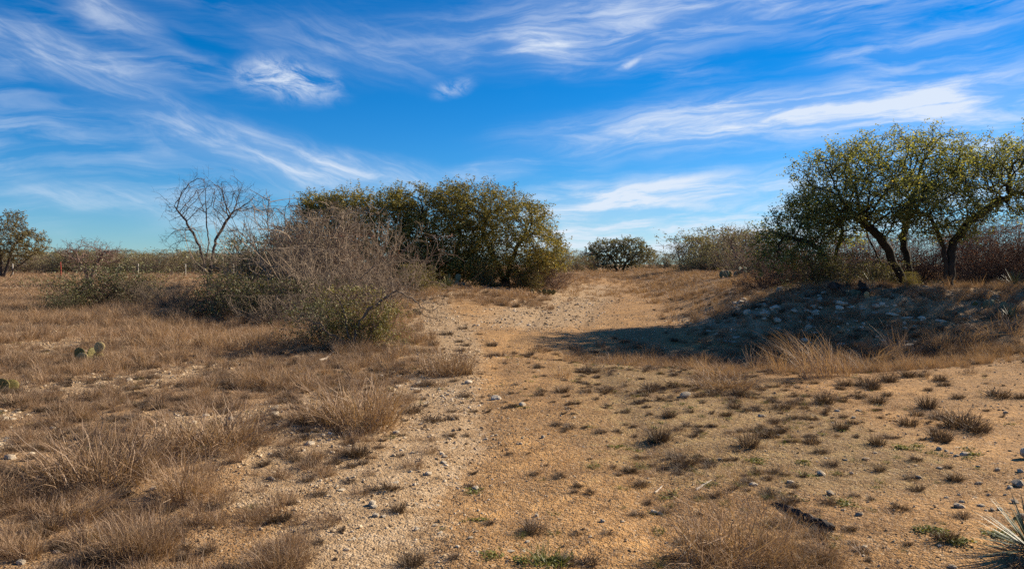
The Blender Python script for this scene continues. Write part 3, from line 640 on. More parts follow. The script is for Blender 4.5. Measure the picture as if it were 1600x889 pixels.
    for px, Y, s, lab in [(262, 24.5, .42, 'low grey twiggy bush under the leafless mesquite'), (232, 26, .4, 'low grey twiggy bush beside the dark agarita mound'), (300, 22, .38, 'low grey twiggy bush in tall straw grass before the mesquite'), (425, 19.5, .4, 'low grey twiggy bush in the straw in front of the agarita')]:
        place('grey', 'twiggy_bush', px, Y, s, lab, None, rng.random() * 6)
    for px, Y, s, lab in [(640, 38.5, .9, 'brown brush under the motte behind the yellow olive shrub'), (668, 39.5, 1.0, 'brown brush between the motte trunks'), (720, 39.5, 1.0, 'brown brush in the shade behind the blue cactus'), (752, 39, .9, 'brown brush under the middle limbs of the motte'), (812, 38.6, .85, 'brown brush under the drooping outer motte limb'), (845, 38.2, .9, 'outermost brown brush where the motte meets the field'), (868, 38.8, .7, 'small brown brush at the field end of the motte'), (570, 40, 1.0, 'brown brush under the motte behind the thorn tangle')]:
        place('olive' if px in (668, 720, 640, 570) else 'brown', 'brush', px, Y, s, lab, None, rng.random() * 6)
    place('brown', 'thorn_bush', 500, 25, (1.0, 1.0, 1.2), 'brown bush with orange dead leaves inside the grey thorn tangle', None, 1)
    place('olive', 'thorn_bush', 425, 26.5, (.8, .8, 1.0), 'olive leaved bush inside the grey thorn tangle', None, 2)
    # agarita and other green shrubs
    ag = twig_shrub('agarita', 51, 30, .75, 1.15, [(6, .55), (5, .5)], .009, M['twigbrown'], M['agarita'], .045, 2, 1)
    ye = twig_shrub('yellow_shrub', 52, 34, .8, .8, [(6, .5), (4, .5)], .007, M['twigbrown'], M['yellowshrub'], .035, 3, 1)
    P = lambda mm, px, Y, sc, lab, rz: place_tree('evergreen_shrub', mm, at_px(px, Y, -.02), lab, 'shrub', None, rz, sc, ('stems', 'foliage'))
    P(ag, 352, 21.5, (1.1, 1.1, 1.3), 'dark green agarita shrub beside the grey thorn tangle', 0)
    P(ag, 405, 21, (.9, .9, 1.15), 'very dark agarita shrub tucked under the grey thorn bush', 1)
    P(ag, 480, 21.2, (1.0, 1.0, 1.2), 'dark agarita shrub deep inside the thorn tangle', 2)
    P(ye, 570, 15.3, (.95, .95, 1.2), 'yellow green leafy shrub behind the small leafless tree', 0)
    P(ag, 512, 15.9, (.85, .85, .95), 'dark green shrub at the foot of the small leafless tree', 3)
    P(ye, 655, 31, (1.0, 1.0, 1.15), 'yellow olive shrub at the track edge of the motte', 1)
    P(ag, 120, 25, (1.2, 1.0, 1.05), 'low dark agarita mound at the edge of the tall straw grass', 2)
    P(ag, 165, 26, (1.3, 1.0, 1.45), 'taller agarita mound below the small leafless tree', 4)
    P(ag, 212, 27, (1.2, 1.0, 1.2), 'olive agarita mound next to grey twiggy bushes', 5)
    P(ag, 92, 23.5, (.45, .45, .55), 'small dark agarita at the thin end of the mounds', 1)
    P(ye, 760, 36.5, (.9, .9, 1.1), 'olive undergrowth shrub below the drooping motte oak', 2)
    P(ye, 825, 36.8, (1.0, .9, 1.0), 'thin olive shrub under the outer motte limbs', 3)
    P(ag, 1306, 21.9, (.95, .95, 1.1), 'dark green shrub at the foot of the low drooping oak', 0)
    P(ag, 1282, 22.2, (.9, .9, 1.0), 'dark shrub in the shade under the drooping oak', 2)
    P(ye, 1424, 21.5, (.3, .3, .5), 'small yellow shrub lit by the sun between the oak trunks', 1)
    P(ag, 1372, 22.6, (.8, .8, .8), 'grey green shrub behind the old stump', 3)
    # the small leafless tree in front
    b = at_px(548, 15.0)
    m = build_tree('small_bare', 36, [rel(b, [(548, 545, 15), (545, 520, 15), (540, 492, 15), (528, 465, 15)]), rel(b, [(550, 545, 15), (556, 515, 15.1), (575, 485, 15.1), (610, 462, 15.1)]),
                                   rel(b, [(545, 545, 15), (528, 528, 14.9), (505, 515, 14.8)])],
                   blobrel(b, [(525, 452, 15, .55, .6, .4, 110), (600, 455, 15.1, .8, .7, .38, 150), (660, 478, 15.1, .55, .5, .22, 60), (480, 500, 14.8, .4, .4, .22, 40), (690, 500, 15, .25, .3, .08, 12)]),
                   .032, M['twig'], None, step=.085, di=.8, dk=.15, tip=.0042, twig_n=2, twig_l=.22, sub=1, min_r=.008)
    place_tree('bare_tree', m, b, 'small leafless thorn tree with pale bent stems in the straw grass', bits=('trunk', 'twigs'))
others()

# ------------------------------------------------------------------ fence
def fence():
    root = obj('wire_fence', None, loc=(*at_px(95, 82)[:2], at_px(95, 82)[2])); b = np.array(root.location)
    tag(root, 'wire fence on thin steel posts running before the far scrub', 'fence')
    rng = np.random.default_rng(3)
    xs = [-140, -60, 20, 95, 150, 216, 290, 365]
    tops = []
    for i, px in enumerate(xs):
        p = np.array(at_px(px, 82)); h = 1.25 if px != 95 else 1.42
        r = .07 if px == 95 else .05
        Pt = np.array([[p - b + [0, 0, -.3], p - b + [0, 0, h * .5], p - b + [rng.normal() * .02, 0, h]]])
        V, F, T = tubes(Pt, np.full((1, 3), r), 5, rng.random(1))
        cap = np.array([[len(V) - 5, len(V) - 4, len(V) - 3, len(V) - 2]])
        o = obj('post', make_mesh('post', V, np.concatenate([F, cap]), M['redsteel'] if px == 95 else M['palepost']), root)
        if px == 95: o['label'] = 'red painted steel post'
        tops.append(p - b)
    for hgt in (.35, .65, .92, 1.15):
        Pt = np.array(tops)[None] + np.array([0, -.05, hgt])
        V, F, T = tubes(Pt, np.full((1, len(tops)), .012), 3, rng.random(1))
        obj('wire', make_mesh('wire', V, F, M['wire']), root)
fence()

# ------------------------------------------------------------------ prickly pears and yuccas
def pad_mesh(name, mat, seed):
    rng = np.random.default_rng(seed); nu, nv = 16, 9
    u = np.arange(nu) / nu * 2 * np.pi; v = np.linspace(0, np.pi, nv)
    U, Vv = np.meshgrid(u, v)
    x = np.sin(Vv) * np.cos(U) * .42; y = np.sin(Vv) * np.sin(U) * .085; z = .5 - np.cos(Vv) * .5
    x = x * (.72 + .42 * z) ; x += .015 * np.sin(3 * z * 3 + seed)
    V = np.stack([x, y, z], -1).reshape(-1, 3); idx = np.arange(nu * nv).reshape(nv, nu)
    F = np.stack([idx[:-1], np.roll(idx[:-1], -1, 1), np.roll(idx[1:], -1, 1), idx[1:]], -1).reshape(-1, 4)
    me = make_mesh(name, V, F, [mat, M['spine']], smooth=True)
    return me
def spine_mesh(name, seed):
    rng = np.random.default_rng(seed); P = []
    for zz in np.linspace(.15, .95, 6):
        for xx in np.linspace(-.3, .3, 5):
            xx2 = xx + rng.normal() * .015
            wid = math.sqrt(max(.02, 1 - ((zz - .5) / .52) ** 2)) * .42 * (.72 + .42 * zz)
            if abs(xx2) > wid * .85: continue
            for s in (-1, 1):
                th = .085 * math.sqrt(max(.02, 1 - (xx2 / wid) ** 2)) * .9
                for k in range(2): P.append(((xx2, s * th * .8, zz), (xx2 + rng.normal() * .035, s * (th + .08), zz + rng.normal() * .035)))
    for a in np.linspace(-.5, np.pi + .5, 13):
        c = (math.cos(a) * .40, 0, .52 + math.sin(a) * .46); P.append((c, (c[0] * 1.18, rng.normal() * .03, .52 + (c[2] - .52) * 1.17)))
    P = np.array(P); V, F, T = tubes(P, np.tile([.009, .003], (len(P), 1)), 3, rng.random(len(P)))
    return make_mesh(name, V, F, M['spine'])
def cacti():
    pads = {k: [pad_mesh('cactus_pad', M[k], s) for s in (1, 2)] for k in ('cactus', 'cactusdry', 'cactusblue')}
    sp = spine_mesh('cactus_spines', 4)
    def cactus(px, py, lab, items, Y=None):
        if Y is None: x, y = G(px, py)
        else: x, y = (px - 800) / FPX * Y, Y
        e = obj('prickly_pear', None, loc=(x, y, hz(x, y) - .02)); tag(e, lab, 'cactus')
        for j, (dx, dy, dz, s, rx, ry, rz, k) in enumerate(items):
            q = .86 if y < 20 else 1.0; o = obj('pad', pads[k][j % 2], e, (dx * q, dy * q, dz * q - (.03 if y < 20 and dz < .05 else 0)), (R(rx), R(ry), R(rz)), (s * q, s * q * .8, s * q))
            obj('spines', sp, o)['kind'] = 'stuff'
    cactus(6, 614, 'thick green prickly pear pads in dry grass beside pale gravel', [(0, 0, 0, .27, 4, -8, 10, 'cactus'), (.13, .03, -.02, .15, 5, 35, 25, 'cactusdry'), (-.16, .02, 0, .25, -6, -18, -12, 'cactus'), (.03, .09, .02, .22, -15, 10, 30, 'cactus')])
    cactus(128, 566, 'prickly pear with yellowed round pads half hidden in straw grass', [(0, 0, 0, .25, 10, 4, 20, 'cactusdry'), (-.08, .12, .0, .33, 4, -6, -15, 'cactus'), (.10, .16, .02, .30, -8, 12, 60, 'cactus'), (.24, .12, .17, .23, 6, 10, 25, 'cactusdry'), (.22, .14, 0, .24, 0, 5, 40, 'cactus')])
    cactus(708, 452, 'tall blue green prickly pear at the foot of the motte', [(-.1, 0, 0, .35, 0, -4, 70, 'cactusblue'), (.15, 0, 0, .3, 4, 4, 10, 'cactusblue'), (.2, 0, .27, .32, 5, 6, 5, 'cactusblue'), (-.15, 0, .3, .27, 0, -6, 75, 'cactusdry'), (.4, 0, 0, .24, 10, 14, 20, 'cactusblue'), (-.9, .1, .1, .4, 0, -6, 60, 'cactus')], Y=35.5)
    cactus(746, 458, 'small single dark prickly pear on orange litter before the motte', [(0, 0, 0, .22, 0, 6, 10, 'cactus'), (.12, 0, 0, .16, 8, 20, 30, 'cactus')], Y=34.5)
    cactus(848, 455, 'fan of olive prickly pear pads at the end of the motte', [(-.42, 0, 0, .3, 0, -18, 20, 'cactus'), (-.1, 0, 0, .26, 0, -22, 5, 'cactus'), (.08, .1, 0, .28, 0, -2, -15, 'cactus'), (.24, 0, 0, .27, 4, 16, 10, 'cactus'), (.4, 0, .02, .25, 0, 30, 0, 'cactus'), (.1, -.1, 0, .2, 8, 8, 20, 'cactus')], Y=35)
    cactus(648, 492, 'little round prickly pear beside the bare gravel', [(0, 0, 0, .2, 0, 4, 10, 'cactus'), (-.14, 0, 0, .16, 0, -20, 30, 'cactus'), (.11, .05, 0, .14, 5, 25, -20, 'cactus')])
    rng = random.Random(8)
    cactus(1160, 437, 'spreading pale green prickly pear mound in straw at the thicket edge', [(rng.uniform(-1, 1), rng.uniform(-.4, .4), rng.choice([0, 0, .2]), rng.uniform(.28, .38), rng.uniform(-15, 15), rng.uniform(-30, 30), rng.uniform(0, 180), rng.choice(['cactusblue', 'cactus', 'cactusblue'])) for _ in range(16)], Y=37)
    cactus(1357, 464, 'single pale prickly pear pad by the old stump', [(0, 0, 0, .24, 8, -35, 15, 'cactusdry')])
    cactus(1333, 462, 'dark prickly pear in shade between stump and shaggy stub', [(0, 0, 0, .24, 0, 5, 15, 'cactusblue'), (.13, .05, 0, .2, 5, 20, -20, 'cactusblue'), (-.12, .05, 0, .2, 5, -20, 40, 'cactusblue')])
    cactus(1540, 482, 'blue green prickly pear lying among stones on the shaded bank', [(0, 0, 0, .3, 20, -20, 15, 'cactusblue'), (.2, .1, 0, .28, 5, 10, 30, 'cactusblue'), (.4, 0, 0, .25, 10, 35, -10, 'cactusblue'), (-.2, .1, 0, .22, 0, -12, 10, 'cactus')])
cacti()

def yuccas():
    def blade(name, mat, L, w):
        t = np.linspace(0, 1, 6); P = np.stack([t * 0, t * 0, t * L], -1)
        wd = w * np.array([.9, 1, .9, .7, .42, .03])
        V = []
        for p, q, tt in zip(P, wd, t):
            c = .25 * q; V += [(p[0] - q, p[1] + c + .05 * L * tt * tt, p[2]), (p[0], p[1] + .05 * L * tt * tt, p[2]), (p[0] + q, p[1] + c + .05 * L * tt * tt, p[2])]
        V = np.array(V); idx = np.arange(18).reshape(6, 3)
        F = np.concatenate([np.stack([idx[:-1, k], idx[:-1, k + 1], idx[1:, k + 1], idx[1:, k]], -1) for k in (0, 1)])
        return make_mesh(name, V, F, mat, smooth=True)
    def yucca(x, y, lab, n, L, w, seed, mats, tilt=(8, 100)):
        rng = random.Random(seed)
        bl = [blade('yucca_leaf', M[m], L, w) for m in mats]
        e = obj('yucca', None, loc=(x, y, hz(x, y) - .01)); tag(e, lab, 'yucca')
        for i in range(n):
            u = (i + .5) / n; th = tilt[0] + (tilt[1] - tilt[0]) * u ** .8 + rng.uniform(-6, 6); s = rng.uniform(.75, 1.1)
            o = obj('leaf', bl[(rng.random() > .86) * (len(bl) - 1)], e, (0, 0, .05), (0, 0, 0), (s, s, s))
            o.rotation_euler = (R(-min(th, 94)), 0, i * 2.39996 + rng.uniform(-.2, .2)); o.rotation_mode = 'XYZ'
            d = .05; a = o.rotation_euler[2]
            o.location = (-math.sin(a) * d * math.sin(R(th)), math.cos(a) * d * math.sin(R(th)), .07 - .04 * u)
        return e
    x, y = G(1614, 868)
    yucca(x, y, 'spiky grey green yucca rosette on dark gravel', 150, .27, .0055, 1, ['yucca', 'yucca'])
    x, y = at_px(700, 33.5)[:2]
    yucca(x, y, 'pale yellow yucca in front of the oak motte', 60, .62, .022, 2, ['yuccay', 'yucca'])
    x, y = at_px(1585, 21.8)[:2]
    yucca(x, y, 'dark yucca with pale stalks at the foot of the russet brush', 70, .5, .014, 3, ['yucca', 'yuccay'])
    x, y = at_px(1580, 18)[:2]
    yucca(x, y, 'dark yucca on the shaded bank beside blue green cactus', 60, .38, .014, 4, ['yucca', 'yuccay'])
    x, y = at_px(1366, 22)[:2]
    yucca(x, y, 'soft grey green yucca behind the old stump', 70, .65, .012, 5, ['yucca', 'yuccay'])
yuccas()

# ------------------------------------------------------------------ dead wood
def deadwood():
    def rough_log(P, rad, seed, sides=9):
        rng = np.random.default_rng(seed); P = np.array(P, float); t = np.linspace(0, 1, len(P)); tt = np.linspace(0, 1, 14)
        C = np.stack([np.interp(tt, t, P[:, k]) for k in range(3)], -1); C += rng.normal(size=C.shape) * rad.max() * .12
        r = np.interp(tt, t, rad)
        V, F, T = tubes(C[None], r[None], sides, np.array([.5]))
        V = V + rng.normal(size=V.shape) * rad.max() * .2
        n = len(V); V = np.concatenate([V, C[:1], C[-1:]])
        c1 = [[n, i, (i + 1) % sides, n] for i in range(sides)]; c2 = [[n + 1, n - sides + (i + 1) % sides, n - sides + i, n + 1] for i in range(sides)]
        tri = np.array([[n, (i + 1) % sides, i] for i in range(sides)] + [[n + 1, n - sides + i, n - sides + (i + 1) % sides] for i in range(sides)])
        me = bpy.data.meshes.new('log'); me.from_pydata(V.tolist(), [], F.tolist() + tri.tolist()); return me
    a = np.array(G(1208, 788)); c = np.array(G(1300, 830)); b0 = np.array([a[0], a[1], hz(*a)])
    pts = [(0, 0, .0), *[tuple(np.array([*(a + (c - a) * t), hz(*(a + (c - a) * t)) + .012]) - b0) for t in (.3, .6, .85, 1)]]
    me = rough_log(pts, np.array([.014, .024, .03, .03, .02]), 1); me.materials.append(M['wood'])
    o = obj('rotten_log', me, loc=tuple(b0)); tag(o, 'dark rotten log half sunk in the soil beside dead weed stems', 'log')
    x, y = G(1350, 462); z = hz(x, y)
    me = rough_log([(.08, 0, -.1), (.04, 0, .12), (-.03, 0, .3), (-.08, .02, .44)], np.array([.19, .11, .085, .04]), 2); me.materials.append(M['wood'])
    tag(obj('tree_stump', me, loc=(x, y, z), scale=(.75, .75, .7)), 'dark old tree stump standing on the bank in front of the big oak', 'stump')
    x, y = G(1308, 462); z = hz(x, y)
    me = rough_log([(.1, 0, -.1), (.02, 0, .08), (-.08, 0, .2), (-.14, .02, .25)], np.array([.17, .13, .09, .05]), 3); me.materials.append(M['wood'])
    tag(obj('tree_stump', me, loc=(x, y, z)), 'low shaggy broken stub near the drooping oak', 'stump')
    rng = np.random.default_rng(9)
    for (p, q, r_, lab) in [((1088, 768), (1112, 752), .008, 'bleached crooked stick on bare soil beside small stones'), ((1024, 770), (1035, 760), .006, 'short pale straight stick on the track'), ((1018, 802), (1036, 806), .012, 'short grey weathered stick beside green herbs'),
                            ((500, 565), (528, 545), .02, 'bleached fallen branch under the small leafless tree'), ((1062, 876), (1104, 828), .005, 'long dry stalk leaning across dark weeds'), ((470, 588), (500, 566), .025, 'dark fallen branch in the grass below the small leafless tree')]:
        a = np.array(G(*p)); c = np.array(G(*q)); b0 = np.array([*a, hz(*a) + .004])
        pts = [np.array([*(a + (c - a) * t), hz(*(a + (c - a) * t)) + r_ * .7]) - b0 for t in (0, .4, .6, 1)]
        me = rough_log(pts, np.array([r_, r_, r_ * .85, r_ * .6]), 5, 6); me.materials.append(M['drywood'] if 'dark' not in lab[:5] else M['wood'])
        tag(obj('fallen_branch' if 'branch' in lab else 'stick', me, loc=tuple(b0)), lab, 'branch' if 'branch' in lab else 'stick')
deadwood()

# ------------------------------------------------------------------ stones
import bmesh
def stone_mesh(name, seed, mat, sub=2, flat=.5, ang=.35):
    rng = np.random.default_rng(seed)
    bm = bmesh.new(); bmesh.ops.create_icosphere(bm, subdivisions=sub, radius=.5)
    V = np.array([v.co for v in bm.verts])
    for _ in range(7):                              # chop flat facets
        d = unit(rng.normal(size=3)); c = rng.uniform(.26, .42); s = V @ d; over = s > c
        V[over] -= np.outer(s[over] - c, d)
    V *= 1 + ang * .25 * (rng.random((len(V), 1)) - .5)
    V *= np.array([1, rng.uniform(.65, .95), flat * rng.uniform(.8, 1.2)])
    V[:, 2] -= V[:, 2].min()
    for v, c in zip(bm.verts, V): v.co = c
    me = bpy.data.meshes.new(name); bm.to_mesh(me); bm.free(); me.materials.append(mat)
    return me
def rocks():
    st = [stone_mesh('limestone', 100 + i, M['stone'], 2) for i in range(6)]
    sg = [stone_mesh('weathered_limestone', 120 + i, M['stonegrey'], 2) for i in range(6)]
    fl = [stone_mesh('flat_limestone', 140 + i, M['stone'], 2, flat=.28) for i in range(4)]
    rng = random.Random(2)
    def put(px, py, wpx, lab, grp, kind='st', scale_z=1):
        x, y = G(px, py); s = max(.03, wpx / FPX * y)
        me = rng.choice({'st': st, 'sg': sg, 'fl': fl}[kind])
        o = obj('rock', me, loc=(x, y, hz(x, y) - s * rng.uniform(.08, .2)), rot=(rng.uniform(-.15, .15), rng.uniform(-.15, .15), rng.random() * 6.3), scale=(s, s * rng.uniform(.8, 1.1), s * scale_z * rng.uniform(.85, 1.1)))
        tag(o, lab, 'rock', grp)
    Z = lambda ox, oy, k, L: [(ox + a * k, oy + b * k, c * k) for a, b, c in L]
    put(322, 652, 15, 'bright white angular rock in grey brown grass', None); put(361, 656, 16, 'grey topped pale rock beside the white angular rock', None, 'sg')
    put(484, 694, 22, 'large blocky pale rock at the edge of the gravel verge', None); put(428, 641, 25, 'largest grey limestone block sunk in dry grass', None, 'sg')
    put(1606, 716, 26, 'large white limestone block on the bare flat', None, 'st', 1.3); put(1501, 699, 24, 'long flat pale slab on the bare flat', None, 'fl')
    put(1589, 759, 26, 'broad grey rounded rock among smaller stones on the flat', None, 'sg'); put(1497, 793, 22, 'tilted brown grey rock on orange soil', None, 'sg')
    put(1508, 711, 21, 'dark mossy low rock near the flat slab', None, 'sg'); put(1070, 620, 25, 'dark squat rock at the foot of straw grass', None, 'sg'); put(1597, 812, 24, 'grey rock behind the spiky yucca', None, 'sg')
    for px, py, w in Z(0, 470, .281, [(500, 806, 40), (180, 850, 62), (60, 706, 40), (1080, 680, 50), (330, 502, 32), (260, 508, 44), (25, 668, 60), (70, 660, 45), (590, 748, 44), (100, 612, 30), (10, 735, 40), (45, 765, 40), (290, 715, 45), (310, 550, 50), (290, 578, 25), (715, 450, 40), (645, 437, 25), (510, 410, 30), (580, 412, 22), (5, 800, 40), (70, 880, 60), (1130, 345, 40), (920, 335, 30)]) + Z(0, 640, .281, [(470, 685, 55), (155, 820, 55), (120, 860, 60), (320, 795, 60), (480, 435, 30), (860, 445, 50), (10, 340, 45), (50, 270, 70)]):
        put(px, py, w, 'pale limestone rock lying among the dry grass tufts', 'pale rocks in the grass')
    for px, py, w in Z(400, 640, .28, [(80, 390, 50), (1055, 265, 40), (1045, 300, 45), (1030, 320, 40), (1225, 448, 60), (650, 530, 65), (475, 450, 75), (960, 365, 50), (900, 672, 48), (1000, 640, 35), (545, 725, 50), (520, 735, 40), (670, 604, 45), (780, 665, 28), (1195, 715, 40), (100, 30, 65), (485, 530, 35), (830, 410, 35), (780, 405, 45), (1010, 535, 40), (965, 550, 35), (1130, 445, 30), (890, 530, 40), (1030, 690, 40), (580, 730, 50), (310, 315, 30), (780, 135, 50), (710, 600, 40), (660, 550, 50), (770, 735, 35), (1100, 215, 30)]) + Z(400, 450, .281, [(785, 545, 65), (890, 565, 70), (700, 495, 40), (90, 705, 45), (1330, 620, 75), (1180, 530, 55), (820, 660, 30), (1020, 570, 30), (900, 540, 50), (940, 640, 35), (875, 440, 35)]):
        put(px, py, w, 'pale angular stone on the gravel verge between track and grass', 'stones on the gravel verge', 'st' if rng.random() < .7 else 'fl')
    for px, py, w in Z(780, 640, .28, [(245, 155, 44), (65, 790, 60), (130, 790, 52), (155, 110, 30), (1470, 40, 42), (1235, 282, 34), (1420, 425, 50), (575, 630, 40), (690, 625, 26), (840, 410, 24), (205, 600, 40), (420, 45, 25), (155, 745, 34), (120, 195, 28), (425, 148, 26), (330, 610, 25)]) + Z(780, 450, .281, [(130, 655, 52), (30, 375, 30), (220, 458, 24)]):
        put(px, py, w, 'small stone lying on the worn sandy track', 'stones on the track', rng.choice(['st', 'sg', 'fl']))
    for px, py, w in Z(1150, 640, .281, [(475, 362, 72), (305, 408, 55), (100, 422, 55), (640, 362, 38), (725, 275, 46), (775, 246, 42), (525, 470, 60), (685, 590, 50), (1015, 385, 45), (1130, 225, 48), (1170, 235, 30), (1225, 262, 40), (1455, 336, 46), (1350, 415, 55), (1520, 436, 42), (1365, 538, 52), (1425, 562, 46), (1470, 566, 36), (1135, 770, 50), (1200, 875, 62), (715, 770, 42), (1580, 350, 45), (1135, 326, 45), (1405, 475, 36), (1000, 310, 30), (1170, 496, 32), (135, 40, 42), (500, 275, 28), (1495, 478, 25), (1550, 525, 55), (1500, 20, 40), (1325, 490, 40), (610, 285, 32), (1350, 320, 34), (1260, 520, 40), (655, 50, 32), (1390, 560, 30), (560, 10, 40), (680, 8, 45), (1240, 480, 26)]):
        put(px, py, w, 'grey tan stone on the bare orange flat among dark tufts', 'stones on the bare flat', rng.choice(['sg', 'sg', 'st']))
    # the stony face of the bank
    n = 0
    while n < 150:
        px, py = rng.uniform(1040, 1480), rng.uniform(455, 552)
        if py > 545 - (1480 - px) * .02 or px < 1180 - (py - 450) * 1.2 or (px > 1330 and py < 478): continue
        if not (vnoise(px / 38, py / 16, 4) > .42): continue
        put(px, py, rng.choice([6, 7, 8, 9, 11, 13, 16, 20]), 'blue grey limestone on the shaded stony face of the bank', 'stones of the bank', rng.choice(['st', 'st', 'fl'])); n += 1
    for px, py, w in [(1345, 484, 22), (1365, 489, 26), (1390, 491, 30), (1415, 493, 34), (1440, 496, 26), (1330, 481, 18), (1468, 500, 26), (1403, 488, 16), (1375, 482, 14), (1425, 499, 18), (1560, 488, 14), (1575, 487, 16), (1525, 487, 16), (1483, 499, 18)]:
        put(px, py, w, 'flat pale slab in the ledge along the crest of the bank', 'ledge slabs on the bank crest', 'fl', .8)
rocks()

# ------------------------------------------------------------------ plants made of blades; scattered as counted tufts and as uncounted cover
def clump(name, seed, n, h, base, lean, width, mat, curl=.3, K=5, hv=(.5, 1.1), jitter=.03, bend=0):
    rng = np.random.default_rng(seed)
    a = rng.random(n) * 2 * np.pi; q = np.sqrt(rng.random(n)) * base
    p = np.stack([np.cos(a) * q, np.sin(a) * q, np.full(n, -.015)], -1)
    a2 = a + rng.normal(size=n) * .8; ln = np.abs(rng.normal(size=n)) * lean
    d = np.stack([np.cos(a2), np.sin(a2)], -1); hh = h * rng.uniform(*hv, n)
    t = np.linspace(0, 1, K)[None]
    out = hh[:, None] * (np.sin(ln)[:, None] * t + curl * rng.normal(.6, .5, (n, 1)) * t ** 2)
    zz = hh[:, None] * np.cos(np.minimum(ln, 1.45))[:, None] * t * (1 - .18 * t * curl / .3)
    Pt = np.stack([p[:, :1] + d[:, :1] * out, p[:, 1:2] + d[:, 1:2] * out, p[:, 2:] + zz], -1)
    Pt[..., 0] += bend * hh[:, None] * t ** 2
    Pt[:, 1:] += rng.normal(size=(n, K - 1, 3)) * jitter * h
    Pt[..., 2] = np.maximum(Pt[..., 2], -.015)
    s = unit(np.stack([rng.normal(size=n), rng.normal(size=n), rng.normal(size=n) * .25], -1))
    wd = width * .5 * np.array([.9, 1, .9, .65, .2])[None, :K] * rng.uniform(.6, 1.3, (n, 1))
    V, F, T = ribbons(Pt, wd, s, rng.beta(2, 2, n))
    return make_mesh(name, V, F, mat, {'tint': T})
def herb(name, seed, n, rad, size, mat):
    rng = np.random.default_rng(seed)
    C = rng.normal(size=(n, 3)) * np.array([rad, rad, rad * .22]) * .55; C[:, 2] = np.abs(C[:, 2]) + .006
    V, F, T = leaves(rng, C, size, rng.beta(2, 2, n), upbias=1.2)
    return make_mesh(name, V, F, mat, {'tint': T})
B = {}
for v in range(3):
    B[f'straw{v}'] = clump('straw_clump', 200 + v, 75, .44, .09, .30, .0046, M['straw'], .32)
    B[f'grey{v}'] = clump('grey_clump', 210 + v, 190, .27, .12, .62, .0038, M['greygrass'], .25)
    B[f'tuft{v}'] = clump('tuft_clump', 220 + v, 300, .17, .08, .75, .0042, M['darktuft'], .35)
    B[f'mat{v}'] = clump('flat_litter', 230 + v, 60, .20, .16, 1.35, .0042, M['straw'] if v else M['greygrass'], .1)
    B[f'herb{v}'] = herb('small_herb', 240 + v, 40, .055, .018, M['forb'])
    B[f'fstraw{v}'] = clump('far_straw', 250 + v, 46, .40, .16, .4, .012, M['straw'], .3, K=4)
    B[f'fgrey{v}'] = clump('far_grey', 260 + v, 60, .30, .18, .62, .011, M['greygrass'], .25, K=4)
B['green0'] = clump('green_clump', 270, 70, .16, .07, .6, .004, M['greengrass'], .35)
B['fgreen0'] = clump('far_green', 271, 50, .2, .2, .6, .012, M['greengrass'], .3, K=4)
B['sweep0'] = clump('swept_straw', 280, 90, .62, .09, .32, .005, M['straw'], .35, bend=-.45)
B['weed0'] = clump('dead_weed', 281, 650, .42, .26, .42, .0032, M['greygrass'], .2, jitter=.085, hv=(.25, 1.2))
B['bunch0'] = clump('bunch_grass', 282, 520, .48, .20, .42, .0042, M['straw'], .3, hv=(.35, 1.2), jitter=.045)
B['bunch1'] = clump('bunch_grass_grey', 283, 750, .38, .24, .6, .0038, M['greygrass'], .28, hv=(.35, 1.2), jitter=.05)

def scatter(name, label, cat, pts, keys, idx, scl, tilt=.12, seed=0):
    """one uncounted cover object: its points carry small meshes through geometry nodes"""
    rng = np.random.default_rng(seed); n = len(pts)
    me = bpy.data.meshes.new(name); me.vertices.add(n); me.vertices.foreach_set('co', np.asarray(pts, np.float32).ravel())
    rot = np.stack([rng.normal(size=n) * tilt, rng.normal(size=n) * tilt, rng.random(n) * 6.283], -1).astype(np.float32)
    a = me.attributes.new('rot', 'FLOAT_VECTOR', 'POINT'); a.data.foreach_set('vector', rot.ravel())
    a = me.attributes.new('scl', 'FLOAT_VECTOR', 'POINT'); a.data.foreach_set('vector', np.asarray(scl, np.float32).ravel())
    a = me.attributes.new('pick', 'INT', 'POINT'); a.data.foreach_set('value', np.asarray(idx, np.int32))
    ng = bpy.data.node_groups.new(name, 'GeometryNodeTree')
    ng.interface.new_socket('Geometry', in_out='INPUT', socket_type='NodeSocketGeometry'); ng.interface.new_socket('Geometry', in_out='OUTPUT', socket_type='NodeSocketGeometry')
    N, L = ng.nodes, ng.links
    gi = N.new('NodeGroupInput'); go = N.new('NodeGroupOutput'); ip = N.new('GeometryNodeInstanceOnPoints')
    gt = N.new('GeometryNodeGeometryToInstance')
    for k in reversed(keys):            # a join reads its links from last to first
        src = bpy.data.objects.new('source_' + name, B[k])
        oi = N.new('GeometryNodeObjectInfo'); oi.inputs['Object'].default_value = src; oi.inputs['As Instance'].default_value = False
        g1 = N.new('GeometryNodeGeometryToInstance'); L.new(oi.outputs['Geometry'], g1.inputs[0])
        k_ = g1.outputs[0]
        if 'jn' not in locals(): jn = N.new('GeometryNodeJoinGeometry')
        L.new(k_, jn.inputs[0])
    L.new(jn.outputs[0], ip.inputs['Instance']); N.remove(gt)
    def na(nm, t):
        x = N.new('GeometryNodeInputNamedAttribute'); x.data_type = t; x.inputs['Name'].default_value = nm; return x.outputs['Attribute']
    L.new(gi.outputs[0], ip.inputs['Points']); ip.inputs['Pick Instance'].default_value = True
    L.new(na('pick', 'INT'), ip.inputs['Instance Index']); L.new(na('scl', 'FLOAT_VECTOR'), ip.inputs['Scale'])
    er = N.new('FunctionNodeEulerToRotation'); L.new(na('rot', 'FLOAT_VECTOR'), er.inputs[0]); L.new(er.outputs[0], ip.inputs['Rotation'])
    L.new(ip.outputs[0], go.inputs[0])
    o = obj(name, me); tag(o, label, cat, kind='stuff')
    md = o.modifiers.new('cover', 'NODES'); md.node_group = ng
    return o
